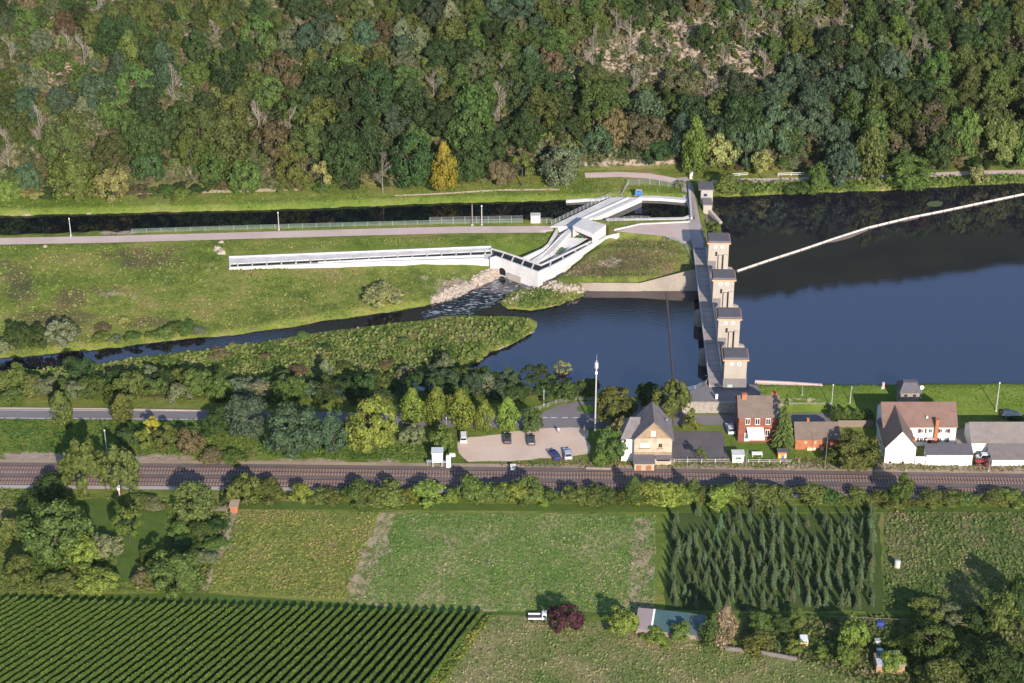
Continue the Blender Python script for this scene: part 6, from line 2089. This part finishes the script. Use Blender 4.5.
# ------------------------------------------------------------------ masts, lamps, cabinets
def mast(name, px, pyb, pyt, r, label, cat, mat=None, head=None, taper=.6, ground=True):
    p = PT(px, pyb)
    s_ = S(pyb, p.z)
    h = (pyb - pyt) / s_ / math.cos(TILT)
    t_ = thing(name, p, label, cat)
    mb = MB(); mb.tube((p.x, p.y, p.z - .1), (p.x, p.y, p.z + h), r, r * taper, 8); mb.build('pole', mat or M_STEEL, t_)
    mb = MB(); mb.box((p.x, p.y, p.z + .12), (r * 3.2, r * 3.2, .24)); mb.build('base', M_CONCG, t_)
    if head == 'lamp':
        mb = MB(); mb.box((p.x, p.y - .3, p.z + h + .06), (.35, 1.0, .16)); mb.build('lamp_head', M_STEEL, t_, bevel=.03)
    if head == 'antenna':
        mb = MB()
        for k in range(3):
            a_ = 2.1 * k + .4
            mb.box((p.x + math.cos(a_) * .3, p.y + math.sin(a_) * .3, p.z + h - 1.4), (.14, .14, 1.5), a_)
        mb.build('antenna', M_WHITE, t_)
        mb = MB(); mb.tube((p.x, p.y, p.z + h), (p.x, p.y, p.z + h + 1.6), .05, .03, 5); mb.build('spike', M_STEEL, t_)
        mb = MB(); mb.box((p.x, p.y - .4, p.z + h - 3), (.5, .4, .6)); mb.build('equipment_box', M_WHITE, t_)
    if head == 'board':
        mb = MB(); mb.box((p.x, p.y - r - .05, p.z + h - .7), (.55, .07, 1.3)); mb.build('signal_board', M_WHITE, t_)
    if head == 'round':
        mb = MB(); mb.tube((p.x, p.y - r - .02, p.z + h - .3), (p.x, p.y - r - .1, p.z + h - .3), .55, .55, 14); mb.build('sign_disc', M_WHITE, t_)
    if head == 'cap':
        mb = MB(); mb.tube((p.x, p.y, p.z + h), (p.x, p.y, p.z + h + .25), r * 1.3, r * 1.1, 8); mb.build('cap', M_WHITE, t_)
    return t_
M_MAST = surf('mast_steel', [(.40, .37, .37), (.52, .48, .48)], .5, 3, .6)
mast('radio_mast', 595, 431, 360, .19, 'tall pale radio mast beside the parking lot and yellow house', 'mast', M_MAST, 'antenna', .75)
mast('street_lamp', 543.8, 405, 390, .1, 'grey lamp post at the bend of the side road by the shore', 'street lamp', M_MAST, 'lamp')
mast('signal_mast', 108, 462, 430, .13, 'steel mast between the two drooping trees and the road', 'mast', M_STEEL, 'cap')
mast('signal_post', 119.5, 496, 484, .16, 'red and white post on the near side of the railway', 'post', flat('red_white_post', (.75, .45, .40)), 'board')
mast('canal_post', 71, 236, 219.5, .14, 'pale post on the canal bank at the far left', 'post', M_MAST, 'cap')
mast('canal_post', 279, 230, 213.5, .14, 'pale post on the canal bank above the fish pass trough', 'post', M_MAST, 'cap')
mast('canal_post', 472.3, 225, 205, .2, 'thicker tan post of the pair standing at the canal', 'post', M_WOOD, None)
mast('canal_post', 481.8, 225, 207, .16, 'thinner grey post of the pair standing at the canal', 'post', M_MAST, 'cap')
mast('flag_pole', 831, 411, 385, .11, 'pale pole at the road behind the low cottage', 'pole', M_MAST, 'cap')
mast('street_lamp', 850, 403, 386.5, .1, 'slim lamp post on the green dyke left of the farmhouse', 'street lamp', M_MAST, 'lamp')
mast('street_lamp', 996, 411, 383, .14, 'tall pale pole on the dyke above the barn', 'street lamp', M_MAST, 'cap')
mast('river_sign', 920.5, 398, 386, .09, 'round white river sign on the dyke beside the slate tower', 'sign', M_STEEL, 'round')
mast('river_sign', 883, 388, 382.5, .32, 'short red and white river marker on the dyke edge', 'sign', flat('red_white_post', (.75, .45, .40)), None, 1)
mast('road_post', 716.3, 403, 393.5, .1, 'white headed lamp post above the rubble stone wall', 'street lamp', M_STEEL, 'board')
mast('pole', 802, 395, 385, .08, 'thin grey stake on the dyke grass', 'pole', M_STEEL, None)
mast('pole', 825, 468, 436, .07, 'thin pole at the railway beside the low cottage', 'pole', M_WOOD, None)
mast('pole', 906, 471, 452, .08, 'thin pole before the white farmhouse gable', 'pole', M_WOOD, None)
mast('pole', 988.5, 471, 458, .12, 'wooden post before the low shed at the right', 'pole', M_WOOD, None)
mast('pole', 746, 467, 449, .06, 'thin grey pole before the garden of the red brick house', 'pole', M_STEEL, None)
mast('pole', 687, 467, 456, .06, 'short grey pole on the white rail fence', 'pole', M_STEEL, None)
mast('pole', 446.5, 432, 418, .08, 'lamp pole behind the bright green tree', 'street lamp', M_STEEL, 'cap')
mast('bollard', 584.5, 433, 425.5, .26, 'thick tan gate post at the entrance of the parking lot', 'post', flat('tan_post', (.45, .33, .22)), None, .9)
mast('lifebuoy_post', 706, 381, 375.5, .12, 'lifebuoy post at the near end of the weir bridge', 'post', M_WHITE, 'round')
def cab_things():
    q = P(437.5, 467, 0)
    t_ = thing('trackside_container', q, 'white trackside container on grey legs below the bright green tree', 'container')
    mb = MB(); mb.box((q.x, q.y + 1, 2.4), (2.4, 2.2, 2.4)); mb.build('body', M_WHITE, t_, bevel=.05)
    mb = MB(); mb.box((q.x, q.y + 1, 3.72), (2.7, 2.5, .2)); mb.build('roof', flat('pale_grey_roof', (.55, .56, .58)), t_)
    for sx in (-1, 1):
        for sy in (0, 2):
            mb = MB(); mb.box((q.x + sx, q.y + sy, .6), (.3, .3, 1.25)); mb.build('leg', M_STEEL, t_)
    mb = MB(); mb.box((q.x - 1.9, q.y + .6, 1.2), (1.2, .8, .2)); mb.box((q.x - 2.3, q.y + .6, .6), (.12, .8, 1.2)); mb.build('platform', M_STEEL, t_)
    q = P(448.5, 468, 0)
    t_ = thing('trackside_cabinet', q, 'narrow white cabinet with a hood beside the trackside container', 'cabinet')
    mb = MB(); mb.box((q.x, q.y + .4, 1.5), (1.0, .8, 3.0)); mb.build('body', M_WHITE, t_, bevel=.04)
    mb = MB(); mb.box((q.x + .9, q.y + .4, 3.2), (1.3, .7, .7)); mb.build('hood', M_WHITE, t_, bevel=.08)
    mb = MB(); mb.box((q.x - 1.0, q.y + .4, 1.4), (1.0, .6, .25)); mb.build('bracket', M_STEEL, t_)
    q = P(513, 470.5, 0)
    simple('relay_box', 'cabinet', 'small white relay box alone beside the track below the parking lot', q, [('body', (0, .3, .65), (1.1, .6, 1.2), M_WHITE), ('lid', (0, .3, 1.3), (1.2, .7, .1), M_WHITE)])
    a_, b2 = P(586, 469, 0), P(611, 469.5, 0)
    mb = MB(); mb.wall([a_, b2], -.05, .55, .5)
    o_ = mb.build('low_wall', M_CONCD, None, a_)
    tag(o_, 'low broken concrete wall by the track left of the yellow house', 'wall')
    q = P(535.5, 223, 2.6)
    simple('white_cabin', 'cabin', 'white cabin box at the canal left of the channel bridge', q, [('body', (0, .8, 1.05), (2.5, 1.7, 2.1), M_WHITE), ('roof', (0, .8, 2.17), (2.7, 1.9, .14), M_CONCG), ('door', (.6, -.07, .95), (.8, .06, 1.7), flat('pale_door', (.62, .62, .6)))])
    for px, py, sx, lab in ((47.5, 195.5, 1.2, 'small pale hut on the left canal bank'), (691, 178.5, .9, 'white figure-like marker stone at the path bend behind the gatehouse')):
        q = PT(px, py)
        simple('marker_stone' if px > 600 else 'bank_hut', 'marker' if px > 600 else 'hut', lab, q, [('body', (0, 0, .9), (sx, sx * .8, 1.9), flat('pale_stone_paint', (.55, .50, .47))), ('cap', (0, 0, 1.95), (sx * 1.2, sx, .2), M_CONCG)])
cab_things()
for k, (x0, x1, y, lab) in enumerate(((778, 804, 176.5, 'long white handrail on the forest side of the right bank path'), (730, 748, 177, 'short white handrail behind the gatehouse bush'))):
    a_, b2 = P(x0, y, 3.2), P(x1, y - 1, 3.2)
    t_ = thing('white_handrail', a_, lab, 'railing')
    rail_bits([a_, b2], 1.0, 2.5, t_, M_WHITE, 2, .07)

# ------------------------------------------------------------------ vehicles
def car(px, py, head, col, label, kind='hatch', scale=1.0, cat='car'):
    p = PT(px, py)
    r_ = thing('parked_car', p, label, cat)
    r_['_o'] = [0, 0, 0]
    r_.rotation_euler = (0, 0, head)
    r_.scale = (scale,) * 3
    paint, nt, b = new_mat('car_paint')
    b.inputs['Base Color'].default_value = (*col, 1)
    b.inputs['Roughness'].default_value = .3
    b.inputs['Coat Weight'].default_value = .3
    prof = {'hatch': [(-2.05, .35), (2.1, .35), (2.15, .65), (2.0, .82), (1.1, .95), (-1.95, 1.0), (-2.1, .7)],
            'van': [(-2.3, .35), (2.25, .35), (2.3, .75), (2.0, .98), (1.5, 1.05), (-2.3, 1.1), (-2.35, .7)],
            'estate': [(-2.25, .35), (2.2, .35), (2.25, .65), (2.1, .82), (1.2, .95), (-2.2, 1.0), (-2.3, .7)]}[kind]
    top = {'hatch': [(1.1, .93), (.35, 1.42), (-1.3, 1.46), (-1.95, .98)],
           'van': [(1.5, 1.03), (.95, 1.75), (-2.1, 1.85), (-2.3, 1.08)],
           'estate': [(1.2, .93), (.45, 1.42), (-1.8, 1.46), (-2.2, .98)]}[kind]
    def ext(pr, w0, w1, mbx, mi=0):
        zmin, zmax = min(q[1] for q in pr), max(q[1] for q in pr)
        wz = lambda z: w0 + (w1 - w0) * (z - zmin) / (zmax - zmin)
        n = len(pr)
        vs = [(x, -wz(z) / 2, z) for x, z in pr] + [(x, wz(z) / 2, z) for x, z in pr]
        fs = [tuple(range(n)), tuple(range(n, 2 * n))[::-1]] + [(i, n + i, n + (i + 1) % n, (i + 1) % n) for i in range(n)]
        mbx.raw(vs, fs, mi)
    mb = MB(); ext(prof, 1.78, 1.74, mb); ext([(q[0], q[1] + (.015 if q[1] > 1.2 else 0)) for q in top], 1.66, 1.30, mb)
    mb.build('body', paint, r_, bevel=.05)
    # glass: side bands, windscreen and rear window, proud of the cabin
    x_f, x_r = top[1][0], top[2][0]
    zt, zb = top[1][1] - .07, top[0][1] + .07
    def wy(z):
        z0, z1 = min(q[1] for q in top), max(q[1] for q in top)
        return (1.66 + (1.30 - 1.66) * (z - z0) / (z1 - z0)) / 2 + .015
    for sg in (-1, 1):
        mb = MB()
        mb.face([(top[0][0] - .25, sg * wy(zb), zb), (x_f - .05, sg * wy(zt), zt), (x_r + .1, sg * wy(zt), zt), (top[3][0] + .3, sg * wy(zb), zb)][::sg])
        mb.build('side_window', M_GLASS, r_)
    for (xa, za), (xb, zb2), nm in ((top[0], top[1], 'windscreen'), (top[3], top[2], 'rear_window')):
        sg = 1 if nm == 'windscreen' else -1
        pa, pb = (xa + (xb - xa) * .12, za + (zb2 - za) * .12), (xa + (xb - xa) * .86, za + (zb2 - za) * .86)
        mb = MB()
        mb.face([(pa[0] + sg * .03, -wy(pa[1]) * .9, pa[1] + .02), (pa[0] + sg * .03, wy(pa[1]) * .9, pa[1] + .02), (pb[0] + sg * .03, wy(pb[1]) * .9, pb[1] + .02), (pb[0] + sg * .03, -wy(pb[1]) * .9, pb[1] + .02)][::sg])
        mb.build(nm, M_GLASS, r_)
    for sx in (-1.3, 1.3):
        for sy in (-1, 1):
            mb = MB(); mb.tube((sx, sy * .70, .32), (sx, sy * .90, .32), .32, .32, 12); w_ = mb.build('wheel', M_BLACK, r_)
            mb = MB(); mb.tube((sx, sy * .86, .32), (sx, sy * .92, .32), .19, .19, 10); mb.build('rim', M_STEEL, w_)
    for sy in (-1, 1):
        mb = MB(); mb.box((2.12, sy * .62, .72), (.1, .34, .16)); mb.build('headlight', M_WHITE, r_)
        mb = MB(); mb.box((prof[-1][0] + .02, sy * .66, .85), (.1, .26, .18)); mb.build('taillight', flat('red_lens', (.35, .02, .02), .3), r_)
    return r_
car(463.5, 439.5, R(92), (.70, .69, .68), 'white van-like car parked at the left end of the sandy lot', 'van', .95)
car(507.5, 440.5, R(90), (.035, .03, .035), 'dark car with reddish rear parked behind the lime trees row', 'hatch')
car(531.2, 442, R(92), (.06, .07, .085), 'dark grey car parked before the darker green tree', 'hatch')
car(554.5, 457, R(112), (.02, .035, .14), 'dark blue car parked slantwise on the near edge of the lot', 'hatch')
car(567.5, 456, R(95), (.42, .46, .56), 'pale silver-blue car parked on the near edge of the lot', 'hatch')
car(730.3, 431, R(95), (.48, .52, .60), 'silver car parked in the drive beside the red brick house', 'hatch')
car(1010.5, 416.5, R(0), (.05, .075, .13), 'dark blue estate car on the road behind the barn', 'estate')
# red tractor and white van in the farmyard gap
q = P(981, 464.5, 0)
t = thing('red_tractor', q, 'red tractor standing between outbuilding and low shed', 'tractor')
M_RED = flat('red_machine_paint', (.24, .03, .035), .5)
mb = MB(); mb.box((q.x - .6, q.y, 1.05), (1.7, .8, .65)); mb.build('bonnet', M_RED, t, bevel=.06)
mb = MB(); mb.box((q.x + .9, q.y, 1.1), (1.3, 1.2, .5)); mb.build('seat_platform', M_RED, t, bevel=.05)
mb = MB(); mb.box((q.x + 1.0, q.y, 1.6), (.5, .5, .5)); mb.build('seat', M_BLACK, t)
mb = MB(); mb.tube((q.x - .9, q.y, 1.3), (q.x - .9, q.y, 2.1), .06); mb.build('exhaust', M_BLACK, t)
for sy in (-1, 1):
    mb = MB(); mb.tube((q.x + 1, q.y + sy * .62, .7), (q.x + 1, q.y + sy * .95, .7), .7, .7, 14); w_ = mb.build('wheel', M_BLACK, t)
    mb = MB(); mb.tube((q.x + 1, q.y + sy * .62, .7), (q.x + 1, q.y + sy * .98, .7), .35, .35, 10); mb.build('rim', M_RED, w_)
    mb = MB(); mb.tube((q.x - 1.1, q.y + sy * .5, .42), (q.x - 1.1, q.y + sy * .75, .42), .42, .42, 12); w_ = mb.build('wheel', M_BLACK, t)
    mb = MB(); mb.tube((q.x - 1.1, q.y + sy * .5, .42), (q.x - 1.1, q.y + sy * .78, .42), .2, .2, 10); mb.build('rim', M_RED, w_)
car(985, 459.5, R(180), (.74, .74, .74), 'white van parked behind the red tractor', 'van', .9, 'van')
# flat trailer with a white cab on the field track
q = P(537.5, 620, 0)
t = thing('flatbed_truck', q, 'small white flatbed truck with empty dark bed on the field track', 'truck')
mb = MB(); mb.box((q.x - .5, q.y, .75), (2.7, 1.6, .12)); mb.build('bed', flat('dark_truck_bed', (.07, .05, .06)), t)
for sy in (-1, 1):
    mb = MB(); mb.box((q.x - .5, q.y + sy * .8, .95), (2.7, .08, .36)); mb.build('side_board', M_WHITE, t)
mb = MB(); mb.box((q.x + 1.35, q.y, 1.15), (1.0, 1.55, 1.5), 0, 0, .9); mb.build('cab', M_WHITE, t, bevel=.08)
mb = MB(); mb.box((q.x + 1.35, q.y - .76, 1.45), (.6, .06, .5)); mb.build('side_window', M_GLASS, t)
for sx in (-1.2, 1.2):
    for sy in (-1, 1):
        mb = MB(); mb.tube((q.x + sx, q.y + sy * .62, .32), (q.x + sx, q.y + sy * .82, .32), .32, .32, 10); mb.build('wheel', M_BLACK, t)

# ------------------------------------------------------------------ people, tiny in the picture
def person(px, py, face, shirt, trousers, label):
    p = PT(px, py)
    me_ = bpy.data.meshes.new('body')
    J = [(0, 0, .95, .15), (0, 0, 1.15, .14), (0, .0, 1.38, .15), (0, 0, 1.52, .06), (0, -.01, 1.66, .105),
         (.11, 0, .9, .10), (.13, -.12, .50, .065), (.13, .02, .09, .05), (.13, -.14, .05, .045),
         (-.11, 0, .9, .10), (-.12, .12, .50, .065), (-.12, .24, .12, .05), (-.12, .10, .05, .045),
         (.21, 0, 1.42, .06), (.27, .06, 1.13, .045), (.26, -.06, .88, .035), (-.21, 0, 1.42, .06), (-.27, -.08, 1.13, .045), (-.25, -.22, .92, .035)]
    E = [(0, 1), (1, 2), (2, 3), (3, 4), (0, 5), (5, 6), (6, 7), (7, 8), (0, 9), (9, 10), (10, 11), (11, 12), (2, 13), (13, 14), (14, 15), (2, 16), (16, 17), (17, 18)]
    me_.from_pydata([j[:3] for j in J], E, [])
    r_ = bpy.data.objects.new('person', me_)
    COL.objects.link(r_)
    import bmesh
    bm = bmesh.new()
    bm.from_mesh(me_)
    lay = bm.verts.layers.skin.verify()
    for v_, j in zip(bm.verts, J):
        v_[lay].radius = (j[3], j[3])
    bm.verts.ensure_lookup_table()
    bm.verts[0][lay].use_root = True
    bm.to_mesh(me_)
    bm.free()
    r_.modifiers.new('skin', 'SKIN')
    sb_ = r_.modifiers.new('smooth', 'SUBSURF')
    sb_.levels = sb_.render_levels = 1
    me_.materials.append(flat('skin_tone', (.45, .28, .2)))
    r_.location = p
    r_.rotation_euler = (0, 0, face)
    tag(r_, label, 'person')
    def part(nm, segs, mat):
        mb = MB()
        for a_, b2, r0, r1 in segs:
            mb.tube(a_, b2, r0, r1, 8)
        o_ = mb.build(nm, mat)
        o_.location = (0, 0, 0)
        o_.parent = r_
    part('shirt', [((0, 0, .93), (0, 0, 1.2), .165, .16), ((0, 0, 1.2), (0, 0, 1.48), .16, .14), ((.12, 0, 1.44), (.27, .06, 1.15), .085, .065), ((-.12, 0, 1.44), (-.27, -.08, 1.15), .085, .065)], flat(shirt[0], shirt[1]))
    part('trousers', [((.1, 0, .95), (.13, -.12, .5), .115, .08), ((.13, -.12, .5), (.13, .02, .12), .08, .06), ((-.1, 0, .95), (-.12, .12, .5), .115, .08), ((-.12, .12, .5), (-.12, .24, .14), .08, .06)], flat(trousers[0], trousers[1]))
    mb = MB(); mb.dome((0, .02, 1.69), (.115, .125, .11), 10, 4); o_ = mb.build('hair', flat('brown_hair', (.07, .045, .03))); o_.parent = r_
    return r_
person(558.5, 433.5, R(20), ('white_shirt', (.75, .74, .73)), ('beige_trousers', (.42, .34, .28)), 'person in a white shirt walking on the sandy parking lot')
person(835.5, 411, R(-80), ('pale_blue_shirt', (.55, .6, .72)), ('dark_trousers', (.05, .05, .07)), 'person in pale clothes walking on the road behind the cottage')

# ------------------------------------------------------------------ thin summer haze
hz_m = bpy.data.materials.new('haze')
hz_m.use_nodes = True
hn = hz_m.node_tree.nodes
hn.clear()
ho = hn.new('ShaderNodeOutputMaterial')
hv = hn.new('ShaderNodeVolumePrincipled')
hv.inputs['Color'].default_value = (.80, .84, .92, 1)
hv.inputs['Density'].default_value = .000012
hv.inputs['Anisotropy'].default_value = 0
hz_m.node_tree.links.new(hv.outputs[0], ho.inputs['Volume'])
mb = MB()
mb.box((0, 400, 134), (5600, 5000, 280))
stuff(mb.build('haze', hz_m))

for o in bpy.data.objects:
    if '_o' in o:
        del o['_o']
